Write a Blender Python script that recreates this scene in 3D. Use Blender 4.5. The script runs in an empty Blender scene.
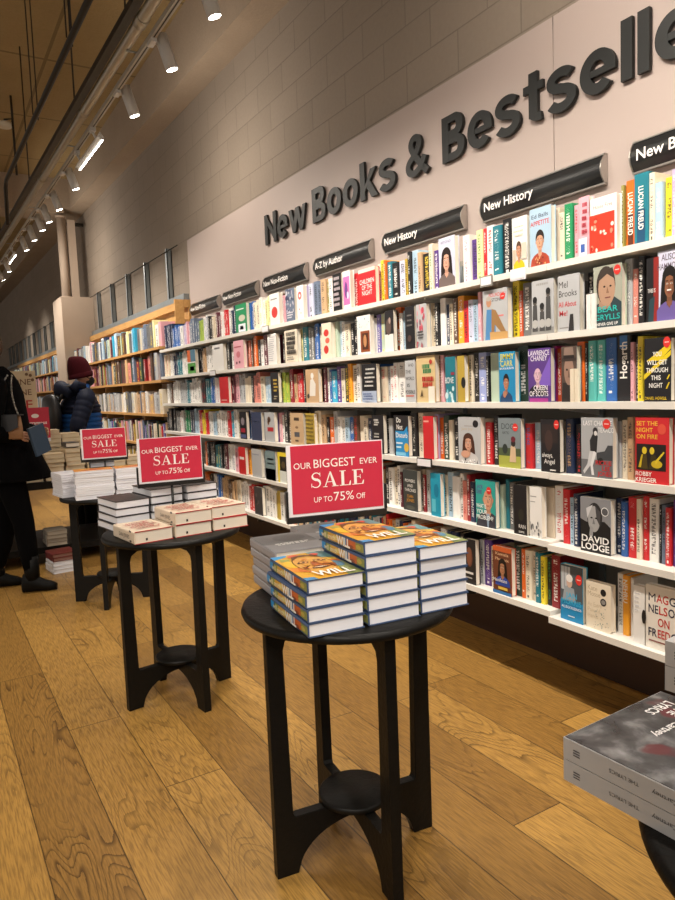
import bpy, bmesh, math, random
from math import sin, cos, pi, radians
from mathutils import Vector, Matrix
rnd = random.Random(11)
sc = bpy.context.scene
col = sc.collection

# ---------------------------------------------------------------- colours
def lin(c):
    return tuple((v/12.92 if v <= .04045 else ((v+.055)/1.055)**2.4) for v in c)
def hx(s):
    return lin(tuple(int(s[i:i+2], 16)/255 for i in (0, 2, 4)))
PAL = {k: hx(v) for k, v in dict(
    white='e9e7e3', cream='e4d8c2', beige='cfc0ab', black='1b1a1d', navy='22304f', blue='2f62a8', pale_blue='a9c4d8',
    periwinkle='9aa6d6', cyan='3aa7cc', teal='1f7484', aqua='58b3ad', sage='b6c7b2', green='1f8a56', forest='2d4338', lime='9fb84a',
    yellow='ecd534', pale_yellow='e9e0a4', gold='b59a3e', amber='eca12a', olive='8f8a46', orange='e0691f', rust='c0502c',
    salmon='d98a7c', red='c9262c', dark_red='8a1f26', maroon='5f2030', pink='e3a9b4', magenta='b8327c', purple='5a3a86',
    violet='6d64a8', lilac='b7a8cc', lavender='c9cbe0', brown='5a4132', tan='c4a27c', grey='6d6d6d', silver='b4b6b8', slate='66748a').items()}
ACC = {'w': hx('f1efe9'), 'k': hx('222226'), 'b': hx('2a5a9c'), 'r': hx('c52a30'), 'y': hx('e6c93c'), 'g': hx('3f8d4f'),
       'p': hx('d98aa0'), 't': hx('c79a62'), 'n': None}
PAGE = hx('ebe3d3')
PAGEW = hx('eceef6')

# ---------------------------------------------------------------- materials
def newmat(name):
    m = bpy.data.materials.new(name); m.use_nodes = True
    nt = m.node_tree; b = nt.nodes['Principled BSDF']
    return m, nt, b
def N(nt, t, **kw):
    n = nt.nodes.new(t)
    for k, v in kw.items(): setattr(n, k, v)
    return n
def mathn(nt, op, a, b=None, c=None):
    n = N(nt, 'ShaderNodeMath', operation=op)
    for i, v in enumerate((a, b, c)):
        if v is None: continue
        if isinstance(v, (int, float)): n.inputs[i].default_value = v
        else: nt.links.new(v, n.inputs[i])
    return n.outputs[0]
def mixc(nt, f, a, b, mode='MIX'):
    n = N(nt, 'ShaderNodeMix', data_type='RGBA', blend_type=mode)
    if isinstance(f, (int, float)): n.inputs[0].default_value = f
    else: nt.links.new(f, n.inputs[0])
    for i, v in ((6, a), (7, b)):
        if isinstance(v, tuple): n.inputs[i].default_value = (*v[:3], 1)
        else: nt.links.new(v, n.inputs[i])
    return n.outputs[2]
def plain(name, c, rough=.5, metal=0, bump=0, scale=40, spec=.5, var=0.0):
    m, nt, b = newmat(name)
    b.inputs['Roughness'].default_value = rough; b.inputs['Metallic'].default_value = metal
    b.inputs['Specular IOR Level'].default_value = spec
    tc = N(nt, 'ShaderNodeTexCoord'); no = N(nt, 'ShaderNodeTexNoise')
    no.inputs['Scale'].default_value = scale; no.inputs['Detail'].default_value = 4
    nt.links.new(tc.outputs['Object'], no.inputs['Vector'])
    lo = tuple(v*(1-var) for v in c); hi = tuple(min(1, v*(1+var)) for v in c)
    nt.links.new(mixc(nt, no.outputs['Fac'], lo, hi), b.inputs['Base Color'])
    if bump:
        bp = N(nt, 'ShaderNodeBump'); bp.inputs['Strength'].default_value = bump; bp.inputs['Distance'].default_value = .01
        nt.links.new(no.outputs['Fac'], bp.inputs['Height']); nt.links.new(bp.outputs['Normal'], b.inputs['Normal'])
    return m
def emis(name, c, s):
    m, nt, b = newmat(name)
    b.inputs['Base Color'].default_value = (*c, 1); b.inputs['Emission Color'].default_value = (*c, 1); b.inputs['Emission Strength'].default_value = s
    return m

def m_cover():
    # printed book cover: base colour from the mesh, lettering on the spine where the spine uv says so
    m, nt, b = newmat('printed_cover')
    base = N(nt, 'ShaderNodeAttribute', attribute_name='Col'); acc = N(nt, 'ShaderNodeAttribute', attribute_name='Acc')
    uv = N(nt, 'ShaderNodeUVMap', uv_map='spine'); sp = N(nt, 'ShaderNodeSeparateXYZ'); nt.links.new(uv.outputs[0], sp.inputs[0])
    u, v = sp.outputs[0], sp.outputs[1]
    seed = base.outputs['Alpha']; sd = mathn(nt, 'MULTIPLY', acc.outputs['Alpha'], 97.0)
    def wn(x, y):
        c = N(nt, 'ShaderNodeCombineXYZ'); nt.links.new(x, c.inputs[0]); nt.links.new(y, c.inputs[1]); nt.links.new(sd, c.inputs[2])
        w = N(nt, 'ShaderNodeTexWhiteNoise', noise_dimensions='3D'); nt.links.new(c.outputs[0], w.inputs['Vector']); return w.outputs['Value']
    cell = wn(mathn(nt, 'FLOOR', mathn(nt, 'MULTIPLY', u, 7.0)), mathn(nt, 'FLOOR', mathn(nt, 'MULTIPLY', v, 70.0)))
    gap = mathn(nt, 'GREATER_THAN', mathn(nt, 'FRACT', mathn(nt, 'MULTIPLY', v, 17.5)), .22)
    letters = mathn(nt, 'MULTIPLY', mathn(nt, 'GREATER_THAN', cell, .36), gap)
    inu = mathn(nt, 'MULTIPLY', mathn(nt, 'GREATER_THAN', u, .3), mathn(nt, 'LESS_THAN', u, .72))
    word = wn(mathn(nt, 'FLOOR', mathn(nt, 'MULTIPLY', v, 6.0)), sd)
    inw = mathn(nt, 'GREATER_THAN', word, .25)
    inv = mathn(nt, 'MULTIPLY', mathn(nt, 'GREATER_THAN', v, .12), mathn(nt, 'LESS_THAN', v, .93))
    mask = mathn(nt, 'MULTIPLY', mathn(nt, 'MULTIPLY', letters, inu), mathn(nt, 'MULTIPLY', inv, inw))
    # publisher mark near the foot and a coloured band on some spines
    band = mathn(nt, 'MULTIPLY', mathn(nt, 'LESS_THAN', mathn(nt, 'ABSOLUTE', mathn(nt, 'SUBTRACT', v, .07)), .025), mathn(nt, 'MULTIPLY', mathn(nt, 'GREATER_THAN', u, .35), mathn(nt, 'LESS_THAN', u, .65)))
    band = mathn(nt, 'MULTIPLY', band, mathn(nt, 'GREATER_THAN', mathn(nt, 'FRACT', mathn(nt, 'MULTIPLY', acc.outputs['Alpha'], 7.3)), .62))
    mask = mathn(nt, 'MAXIMUM', mask, band)
    c = mixc(nt, mathn(nt, 'MULTIPLY', mask, .85), base.outputs['Color'], acc.outputs['Color'])
    nt.links.new(c, b.inputs['Base Color']); b.inputs['Roughness'].default_value = .38
    return m
def m_print():
    m, nt, b = newmat('printed_artwork')
    a = N(nt, 'ShaderNodeAttribute', attribute_name='Col'); nt.links.new(a.outputs['Color'], b.inputs['Base Color'])
    b.inputs['Roughness'].default_value = .38
    return m
def m_pages():
    m, nt, b = newmat('paper_page_edges')
    a = N(nt, 'ShaderNodeAttribute', attribute_name='Col')
    tc = N(nt, 'ShaderNodeTexCoord'); mp = N(nt, 'ShaderNodeMapping'); mp.inputs['Scale'].default_value = (3, 900, 3)
    nt.links.new(tc.outputs['Object'], mp.inputs[0]); no = N(nt, 'ShaderNodeTexNoise'); no.inputs['Scale'].default_value = 1; nt.links.new(mp.outputs[0], no.inputs['Vector'])
    nt.links.new(mixc(nt, mathn(nt, 'MULTIPLY', no.outputs['Fac'], .3), a.outputs['Color'], hx('bdb5a8')), b.inputs['Base Color'])
    b.inputs['Roughness'].default_value = .8
    return m
def m_floor():
    m, nt, b = newmat('oak_planks')
    tc = N(nt, 'ShaderNodeTexCoord'); s = N(nt, 'ShaderNodeSeparateXYZ'); nt.links.new(tc.outputs['Object'], s.inputs[0])
    W = .2075; L = 1.9
    px = mathn(nt, 'DIVIDE', s.outputs[0], W); ix = mathn(nt, 'FLOOR', px); fx = mathn(nt, 'FRACT', px)
    w1 = N(nt, 'ShaderNodeTexWhiteNoise', noise_dimensions='1D'); nt.links.new(ix, w1.inputs['W'])
    py = mathn(nt, 'ADD', mathn(nt, 'DIVIDE', s.outputs[1], L), mathn(nt, 'MULTIPLY', w1.outputs['Value'], 7.3)); iy = mathn(nt, 'FLOOR', py); fy = mathn(nt, 'FRACT', py)
    cx = N(nt, 'ShaderNodeCombineXYZ'); nt.links.new(ix, cx.inputs[0]); nt.links.new(iy, cx.inputs[1])
    w2 = N(nt, 'ShaderNodeTexWhiteNoise', noise_dimensions='3D'); nt.links.new(cx.outputs[0], w2.inputs['Vector'])
    # grain coordinates, shifted per plank
    g = N(nt, 'ShaderNodeCombineXYZ')
    nt.links.new(mathn(nt, 'ADD', s.outputs[0], mathn(nt, 'MULTIPLY', w2.outputs['Value'], 31.0)), g.inputs[0])
    nt.links.new(mathn(nt, 'ADD', s.outputs[1], mathn(nt, 'MULTIPLY', w2.outputs['Value'], 57.0)), g.inputs[1])
    mp = N(nt, 'ShaderNodeMapping'); mp.inputs['Scale'].default_value = (4.5, 1.0, 1); nt.links.new(g.outputs[0], mp.inputs[0])
    n0 = N(nt, 'ShaderNodeTexNoise'); n0.inputs['Scale'].default_value = 1.25; n0.inputs['Detail'].default_value = 1.5; n0.inputs['Distortion'].default_value = .8
    nt.links.new(mp.outputs[0], n0.inputs['Vector'])
    mp2 = N(nt, 'ShaderNodeMapping'); mp2.inputs['Scale'].default_value = (210, 13, 1); nt.links.new(g.outputs[0], mp2.inputs[0])
    n1 = N(nt, 'ShaderNodeTexNoise'); n1.inputs['Scale'].default_value = 1; n1.inputs['Detail'].default_value = 5; nt.links.new(mp2.outputs[0], n1.inputs['Vector'])
    wob = mathn(nt, 'MULTIPLY', n1.outputs['Fac'], .30)
    ring = mathn(nt, 'FRACT', mathn(nt, 'ADD', mathn(nt, 'MULTIPLY', n0.outputs['Fac'], 17.0), wob))
    rr = N(nt, 'ShaderNodeValToRGB'); rr.color_ramp.elements[0].position = .0; rr.color_ramp.elements[0].color = (1, 1, 1, 1)
    rr.color_ramp.elements[1].position = .30; rr.color_ramp.elements[1].color = (0, 0, 0, 1); nt.links.new(ring, rr.inputs[0])
    pore = N(nt, 'ShaderNodeMapRange'); pore.inputs[1].default_value = .42; pore.inputs[2].default_value = .62; nt.links.new(n1.outputs['Fac'], pore.inputs[0])
    n2 = N(nt, 'ShaderNodeTexNoise'); n2.inputs['Scale'].default_value = 2.2; n2.inputs['Detail'].default_value = 3; nt.links.new(g.outputs[0], n2.inputs['Vector'])
    sel = N(nt, 'ShaderNodeMapRange'); sel.inputs[1].default_value = .38; sel.inputs[2].default_value = .58; nt.links.new(n2.outputs['Fac'], sel.inputs[0])
    base = mixc(nt, w2.outputs['Value'], hx('8a652f'), hx('c99c50'))
    base = mixc(nt, mathn(nt, 'MULTIPLY', n2.outputs['Fac'], .55), base, hx('9a743c'))
    c = mixc(nt, mathn(nt, 'MULTIPLY', mathn(nt, 'MULTIPLY', rr.outputs[0], sel.outputs[0]), mathn(nt, 'ADD', .3, mathn(nt, 'MULTIPLY', mathn(nt, 'FRACT', mathn(nt, 'MULTIPLY', w2.outputs['Value'], 5.7)), .58))), base, hx('35210f'))
    c = mixc(nt, mathn(nt, 'MULTIPLY', pore.outputs[0], .45), c, hx('553a1a'))
    kn = N(nt, 'ShaderNodeTexVoronoi'); kn.inputs['Scale'].default_value = 1.25; nt.links.new(g.outputs[0], kn.inputs['Vector'])
    kr = N(nt, 'ShaderNodeMapRange'); kr.inputs[1].default_value = .045; kr.inputs[2].default_value = .015; nt.links.new(kn.outputs['Distance'], kr.inputs[0])
    c = mixc(nt, mathn(nt, 'MULTIPLY', kr.outputs[0], .8), c, hx('2d1a0c'))
    e1 = mathn(nt, 'LESS_THAN', mathn(nt, 'MINIMUM', fx, mathn(nt, 'SUBTRACT', 1.0, fx)), .009)
    e2 = mathn(nt, 'LESS_THAN', mathn(nt, 'MINIMUM', fy, mathn(nt, 'SUBTRACT', 1.0, fy)), .0011)
    e = mathn(nt, 'MAXIMUM', e1, e2)
    c = mixc(nt, mathn(nt, 'MULTIPLY', e, .75), c, hx('2a1a0c'))
    nt.links.new(c, b.inputs['Base Color'])
    nt.links.new(mathn(nt, 'ADD', .26, mathn(nt, 'MULTIPLY', n1.outputs['Fac'], .22)), b.inputs['Roughness'])
    bp = N(nt, 'ShaderNodeBump'); bp.inputs['Strength'].default_value = .35; bp.inputs['Distance'].default_value = .002
    h = mathn(nt, 'SUBTRACT', mathn(nt, 'MULTIPLY', n1.outputs['Fac'], .5), mathn(nt, 'ADD', e, mathn(nt, 'MULTIPLY', rr.outputs[0], .2)))
    nt.links.new(h, bp.inputs['Height']); nt.links.new(bp.outputs['Normal'], b.inputs['Normal'])
    return m
def m_block():
    m, nt, b = newmat('painted_blockwork')
    tc = N(nt, 'ShaderNodeTexCoord'); s = N(nt, 'ShaderNodeSeparateXYZ'); nt.links.new(tc.outputs['Object'], s.inputs[0])
    c2 = N(nt, 'ShaderNodeCombineXYZ'); nt.links.new(s.outputs[1], c2.inputs[0]); nt.links.new(s.outputs[2], c2.inputs[1])
    br = N(nt, 'ShaderNodeTexBrick'); br.inputs['Scale'].default_value = 1; br.inputs['Brick Width'].default_value = .45; br.inputs['Row Height'].default_value = .215
    br.inputs['Mortar Size'].default_value = .004; br.inputs['Mortar Smooth'].default_value = .6; br.inputs['Bias'].default_value = -.2
    br.inputs['Color1'].default_value = (*hx('8d8073'), 1); br.inputs['Color2'].default_value = (*hx('84786b'), 1); br.inputs['Mortar'].default_value = (*hx('71665a'), 1)
    nt.links.new(c2.outputs[0], br.inputs['Vector'])
    no = N(nt, 'ShaderNodeTexNoise'); no.inputs['Scale'].default_value = 35; no.inputs['Detail'].default_value = 6; nt.links.new(tc.outputs['Object'], no.inputs['Vector'])
    n3 = N(nt, 'ShaderNodeTexNoise'); n3.inputs['Scale'].default_value = 1.3; n3.inputs['Detail'].default_value = 4; nt.links.new(tc.outputs['Object'], n3.inputs['Vector'])
    c = mixc(nt, mathn(nt, 'MULTIPLY', no.outputs['Fac'], .3), br.outputs['Color'], hx('5e5449'))
    c = mixc(nt, mathn(nt, 'MULTIPLY', n3.outputs['Fac'], .35), c, hx('9a8d7e'))
    nt.links.new(c, b.inputs['Base Color']); b.inputs['Roughness'].default_value = .85
    bp = N(nt, 'ShaderNodeBump'); bp.inputs['Strength'].default_value = .6; bp.inputs['Distance'].default_value = .006
    nt.links.new(mathn(nt, 'ADD', mathn(nt, 'MULTIPLY', no.outputs['Fac'], .5), mathn(nt, 'MULTIPLY', mathn(nt, 'SUBTRACT', 1.0, br.outputs['Fac']), .8)), bp.inputs['Height']); nt.links.new(bp.outputs['Normal'], b.inputs['Normal'])
    return m
def m_concrete(name, c1, c2, joints=False):
    m, nt, b = newmat(name)
    tc = N(nt, 'ShaderNodeTexCoord')
    no = N(nt, 'ShaderNodeTexNoise'); no.inputs['Scale'].default_value = 2.2; no.inputs['Detail'].default_value = 8; nt.links.new(tc.outputs['Object'], no.inputs['Vector'])
    n2 = N(nt, 'ShaderNodeTexNoise'); n2.inputs['Scale'].default_value = 45; n2.inputs['Detail'].default_value = 5; nt.links.new(tc.outputs['Object'], n2.inputs['Vector'])
    c = mixc(nt, no.outputs['Fac'], c1, c2)
    c = mixc(nt, mathn(nt, 'MULTIPLY', n2.outputs['Fac'], .4), c, tuple(v*.55 for v in c1))
    if joints:
        s = N(nt, 'ShaderNodeSeparateXYZ'); nt.links.new(tc.outputs['Object'], s.inputs[0])
        fy = mathn(nt, 'FRACT', mathn(nt, 'DIVIDE', mathn(nt, 'ADD', s.outputs[1], 20 - 8.2 + .03), 1.65))
        fx = mathn(nt, 'FRACT', mathn(nt, 'DIVIDE', mathn(nt, 'ADD', s.outputs[0], 20.6), 1.1))
        e = mathn(nt, 'MAXIMUM', mathn(nt, 'LESS_THAN', fy, .022), mathn(nt, 'LESS_THAN', fx, .03))
        c = mixc(nt, mathn(nt, 'MULTIPLY', e, .55), c, tuple(v*.3 for v in c1))
    nt.links.new(c, b.inputs['Base Color']); b.inputs['Roughness'].default_value = .9
    bp = N(nt, 'ShaderNodeBump'); bp.inputs['Strength'].default_value = .4; bp.inputs['Distance'].default_value = .01
    nt.links.new(n2.outputs['Fac'], bp.inputs['Height']); nt.links.new(bp.outputs['Normal'], b.inputs['Normal'])
    return m
def m_wood():
    m, nt, b = newmat('pale_shelf_wood')
    tc = N(nt, 'ShaderNodeTexCoord'); mp = N(nt, 'ShaderNodeMapping'); mp.inputs['Scale'].default_value = (20, 2, 20); nt.links.new(tc.outputs['Object'], mp.inputs[0])
    no = N(nt, 'ShaderNodeTexNoise'); no.inputs['Scale'].default_value = 2; no.inputs['Detail'].default_value = 5; nt.links.new(mp.outputs[0], no.inputs['Vector'])
    nt.links.new(mixc(nt, no.outputs['Fac'], hx('a9793f'), hx('d3a566')), b.inputs['Base Color']); b.inputs['Roughness'].default_value = .5
    return m

M = dict(shelfshade=plain('shelf_shade_brown', hx('3a2414'), .6, var=.1), cover=m_cover(), prnt=m_print(), pages=m_pages(), floor=m_floor(), block=m_block(),
         ceil=m_concrete('ceiling_concrete', hx('927d55'), hx('ad966a'), True), beam=m_concrete('beam_concrete', hx('9a8976'), hx('b09e8a')),
         wood=m_wood(), shelf=plain('white_shelf_paint', hx('e2ded6'), .4, var=.03), back=plain('grey_back_panel', hx('8b8880'), .6, var=.04),
         panel=plain('beige_sign_panel', hx('ab9c95'), .6, var=.03, scale=3), letter=plain('charcoal_letters', hx('121413'), .55, var=.1),
         black=plain('black_stained_wood', hx('0f0e0c'), .45, var=.35, scale=60, bump=.12, spec=.22), signblack=plain('black_sign_face', hx('1e1f20'), .28, var=.05),
         chrome=plain('brushed_metal_trim', hx('b9b4ae'), .3, .9, var=.05), track=plain('track_enamel', hx('a8a296'), .4, var=.03), white=plain('white_enamel', hx('c4c3bf'), .35, var=.03),
         steel=plain('galvanised_steel', hx('8d9599'), .45, .55, var=.12, scale=20), pipe=plain('zinc_pipe', hx('b3ac9c'), .4, .3, var=.12, scale=15),
         dark=plain('dark_metal', hx('2b2720'), .55, .3, var=.15), plaster=plain('painted_plaster', hx('b5a392'), .75, var=.05, scale=6, bump=.05),
         red=plain('red_sale_card', hx('c42c45'), .35, var=.03), card=plain('white_card', hx('e8e6ea'), .4, var=.02), whitetxt=plain('white_print', hx('f3eee9'), .45, var=.01),
         plastic=plain('black_plastic', hx('141414'), .35, var=.1), poster=plain('cream_poster', hx('d9c9a8'), .55, var=.03),
         lamp=emis('lamp_lens', (1, .93, .82), 22), skin=plain('skin', hx('c08f72'), .5, var=.06, scale=25), hairb=plain('fair_hair', hx('503c28'), .7, var=.45, scale=90),
         hair=plain('dark_hair', hx('2a1d15'), .55, var=.3, scale=90), coat=plain('black_wool', hx('060607'), 1, var=.25, scale=120, bump=.2, spec=.1),
         trouser=plain('black_denim', hx('060607'), 1, var=.25, scale=150, bump=.15, spec=.1), boot=plain('black_leather', hx('080807'), .6, var=.2, spec=.2),
         navy=plain('navy_quilted_nylon', hx('10182e'), .7, var=.12, spec=.25), blue=plain('blue_quilted_nylon', hx('1d5296'), .65, var=.12, spec=.25),
         knit=plain('maroon_knit', hx('3f0f16'), 1, var=.25, scale=160, bump=.4, spec=.15), mask=plain('black_cloth_mask', hx('16171a'), .8, var=.1),
         bag=plain('tan_leather', hx('8a6443'), .5, var=.15), darkbag=plain('dark_leather', hx('2a2a2c'), .4, var=.15), chain=plain('silver_chain', hx('a8a49c'), .3, .9, var=.1),
         folder=plain('slate_blue_card', hx('2c3f52'), .6, var=.08), box=plain('brown_cardboard', hx('a98a61'), .8, var=.08), sensor=plain('off_white_plastic', hx('cfc8b8'), .5, var=.03))

# ---------------------------------------------------------------- mesh builder
class MB:
    def __init__(s): s.v = []; s.f = []; s.c = []; s.smooth = []; s.uv = {}; s.acc = []
    def quad(s, pts, c=None, uv=None, acc=None, sm=False):
        i = len(s.v); s.v += [tuple(p) for p in pts]; s.f.append(tuple(range(i, i+len(pts)))); s.c.append(c); s.acc.append(acc); s.smooth.append(sm)
        if uv: s.uv[len(s.f)-1] = uv
    def box(s, x0, y0, z0, x1, y1, z1, c=None):
        p = [(x0,y0,z0),(x1,y0,z0),(x1,y1,z0),(x0,y1,z0),(x0,y0,z1),(x1,y0,z1),(x1,y1,z1),(x0,y1,z1)]
        for q in ((0,3,2,1),(4,5,6,7),(0,1,5,4),(1,2,6,5),(2,3,7,6),(3,0,4,7)): s.idx(p, q, c)
    def idx(s, p, q, c=None): s.quad([p[i] for i in q], c)
    def prism(s, poly, h0, h1, fn, c=None, cap0=True):
        n = len(poly); a = [fn(x, y, h0) for x, y in poly]; b = [fn(x, y, h1) for x, y in poly]
        if cap0: s.quad(a[::-1], c)
        s.quad(b, c)
        for i in range(n): j = (i+1) % n; s.quad([a[i], a[j], b[j], b[i]], c)
    def loft(s, rings, c=None, caps=True, sm=True):
        i0 = len(s.v); n = len(rings[0])
        for r in rings: s.v += [tuple(p) for p in r]
        for k in range(len(rings)-1):
            for j in range(n):
                a = i0+k*n+j; b = i0+k*n+(j+1) % n
                s.f.append((a, b, b+n, a+n)); s.c.append(c); s.acc.append(None); s.smooth.append(sm)
        if caps:
            for q in (tuple(range(i0+n-1, i0-1, -1)), tuple(range(i0+(len(rings)-1)*n, i0+len(rings)*n))):
                s.f.append(q); s.c.append(c); s.acc.append(None); s.smooth.append(False)
    def tube(s, pts, r, seg=12, c=None, flat=1.0):
        pts = [Vector(p) for p in pts]; rings = []
        rs = r if isinstance(r, (list, tuple)) else [r]*len(pts)
        up = None
        for i, p in enumerate(pts):
            d = (pts[min(i+1, len(pts)-1)]-pts[max(i-1, 0)]).normalized()
            if up is None:
                up = Vector((0,0,1)) if abs(d.z) < .9 else Vector((1,0,0))
            a = d.cross(up).normalized(); bb = a.cross(d).normalized(); up = bb
            rings.append([p+a*cos(2*pi*k/seg)*rs[i]+bb*sin(2*pi*k/seg)*rs[i]*flat for k in range(seg)])
        s.loft(rings, c)
    def lathe(s, prof, seg=48, c=None, o=(0,0,0)):
        rings = [[(o[0]+r*cos(2*pi*k/seg), o[1]+r*sin(2*pi*k/seg), o[2]+z) for k in range(seg)] for r, z in prof]
        s.loft(rings, c)
    def ell(s, cx, cy, cz, rx, ry, rz, seg=16, ringn=10, c=None, t0=0, t1=1):
        rings = []
        for i in range(ringn+1):
            t = -pi/2+pi*(t0+(t1-t0)*i/ringn); rings.append([(cx+rx*cos(t)*cos(2*pi*k/seg), cy+ry*cos(t)*sin(2*pi*k/seg), cz+rz*sin(t)) for k in range(seg)])
        s.loft(rings, c)
    def add_mesh(s, verts, faces, fn, c=None):
        i = len(s.v); s.v += [tuple(fn(*p)) for p in verts]
        for f in faces: s.f.append(tuple(i+k for k in f)); s.c.append(c); s.acc.append(None); s.smooth.append(False)
    def data(s, name, mat, seed=0.0, autosmooth=False):
        me = bpy.data.meshes.new(name); me.from_pydata(s.v, [], s.f)
        if any(s.smooth): me.polygons.foreach_set('use_smooth', s.smooth)
        if any(c is not None for c in s.c):
            ca = me.color_attributes.new('Col', 'FLOAT_COLOR', 'CORNER'); aa = me.color_attributes.new('Acc', 'FLOAT_COLOR', 'CORNER')
            uvl = me.uv_layers.new(name='spine'); cb = []; ab = []; ub = []
            for k, f in enumerate(s.f):
                c = s.c[k] or (.5,.5,.5); a = s.acc[k] or (c[0], c[1], c[2]); sd = a[3] if len(a) > 3 else seed
                for j in range(len(f)):
                    cb += [c[0], c[1], c[2], 1]; ab += [a[0], a[1], a[2], sd]; ub += list(s.uv[k][j]) if k in s.uv else [-5, -5]
            ca.data.foreach_set('color', cb); aa.data.foreach_set('color', ab); uvl.data.foreach_set('uv', ub)
        me.materials.append(mat); me.update(); return me
    def build(s, name, mat, parent=None, seed=0.0, weld=False):
        o = bpy.data.objects.new(name, s.data(name, mat, seed)); col.objects.link(o)
        if weld:
            bm = bmesh.new(); bm.from_mesh(o.data); bmesh.ops.remove_doubles(bm, verts=bm.verts, dist=1e-5); bmesh.ops.recalc_face_normals(bm, faces=bm.faces); bm.to_mesh(o.data); bm.free()
        if parent: o.parent = parent
        return o
def tag(o, label=None, cat=None, group=None, kind=None):
    for k, v in (('label', label), ('category', cat), ('group', group), ('kind', kind)):
        if v: o[k] = v
    return o
def empty(name, loc=(0,0,0), rz=0, **kw):
    o = bpy.data.objects.new(name, None); o.empty_display_size = .05; col.objects.link(o); o.location = loc; o.rotation_euler = (0,0,rz)
    return tag(o, **kw)
def bevel(o, w=.003, seg=2):
    m = o.modifiers.new('bevel', 'BEVEL'); m.width = w; m.segments = seg; m.limit_method = 'ANGLE'; m.angle_limit = .6; return o
def copy_tree(o, parent=None):
    c = o.copy(); col.objects.link(c); c.parent = parent
    for ch in list(o.children): copy_tree(ch, c)
    return c

# text as polygons: returns verts (2d), faces, width; cap height = 1
_tc = {}
def text(sx, bold=0.0, ext=0.0):
    k = (sx, bold, ext)
    if k in _tc: return _tc[k]
    cu = bpy.data.curves.new('txt', 'FONT'); cu.body = sx; cu.size = 1; cu.offset = bold; cu.resolution_u = 3; cu.extrude = ext
    o = bpy.data.objects.new('txt', cu); col.objects.link(o)
    dg = bpy.context.evaluated_depsgraph_get(); me = bpy.data.meshes.new_from_object(o.evaluated_get(dg))
    v = [tuple(p.co) for p in me.vertices]; f = [tuple(p.vertices) for p in me.polygons]
    bpy.data.objects.remove(o); bpy.data.curves.remove(cu); bpy.data.meshes.remove(me)
    if not v: v = [(0,0,0)]
    x0 = min(p[0] for p in v); x1 = max(p[0] for p in v)
    v = [(p[0]-x0, p[1], p[2]) for p in v]
    _tc[k] = (v, f, x1-x0); return _tc[k]
CAP = .70
def put_text(mb, sx, fn, x, y, h, c, align='c', w=None, bold=.0):
    """text on a 2d surface: fn(u, v) -> 3d; h = cap height; w squeezes to a width"""
    v, f, tw = text(sx, bold); s = h/CAP; kx = s if w is None else w/tw
    off = {'l': 0, 'c': -tw*kx/2, 'r': -tw*kx}[align]
    mb.add_mesh(v, f, lambda a, b, z: fn(x+off+a*kx, y+b*s), c)
# hand drawn serif capitals for SALE (0..1 boxes, cap height 1)
def serif(ch):
    P = []
    def r(x0, y0, x1, y1): P.append([(x0,y0),(x1,y0),(x1,y1),(x0,y1)])
    if ch == 'L': r(.0,0,.62,.05); r(.1,0,.26,1); r(0,.95,.36,1); P.append([(.5,0),(.62,0),(.64,.3),(.6,.3)]); return P, .66
    if ch == 'E': r(0,0,.64,.05); r(.1,0,.26,1); r(0,.95,.62,1); r(.2,.49,.48,.54); P.append([(.52,0),(.64,0),(.67,.27),(.63,.27)]); P.append([(.5,1),(.58,.74),(.62,.74),(.62,1)]); P.append([(.44,.38),(.48,.38),(.48,.65),(.44,.65)]); return P, .7
    if ch == 'A': P.append([(.08,0),(.14,0),(.44,.93),(.40,1.0)]); P.append([(.58,0),(.76,0),(.46,1),(.38,1)]); r(.2,.3,.62,.35); r(0,0,.24,.045); r(.5,0,.86,.045); return P, .88
    if ch == 'S':
        pts = []
        c1 = [(.30+.21*cos(t)*1.0, .76+.215*sin(t)) for t in [radians(a) for a in range(20, 271, 18)]]
        c2 = [(.27+.24*cos(t), .28+.255*sin(t)) for t in [radians(a) for a in range(90, -161, -18)]]
        path = c1+c2; n = len(path); L = []; Rr = []
        for i, p in enumerate(path):
            a = path[max(0, i-1)]; b = path[min(n-1, i+1)]; d = Vector((b[0]-a[0], b[1]-a[1])).normalized(); nn = Vector((-d.y, d.x))
            w = .028+.055*math.exp(-((i-n/2)/4.5)**2)
            L.append((p[0]+nn.x*w, p[1]+nn.y*w)); Rr.append((p[0]-nn.x*w, p[1]-nn.y*w))
        for i in range(n-1): P.append([Rr[i], Rr[i+1], L[i+1], L[i]])
        P.append([(.49,.98),(.53,.98),(.53,.72),(.50,.72)]); P.append([(.02,.02),(.05,.02),(.06,.3),(.02,.3)])
        return P, .6
def put_serif(mb, word, fn, x, y, h, c, w):
    tot = sum(serif(ch)[1] for ch in word)+.06*(len(word)-1); kx = w/tot; cx = x-w/2
    for ch in word:
        P, a = serif(ch)
        for poly in P: mb.quad([fn(cx+px*kx, y+py*h) for px, py in poly], c)
        cx += (a+.06)*kx

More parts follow.
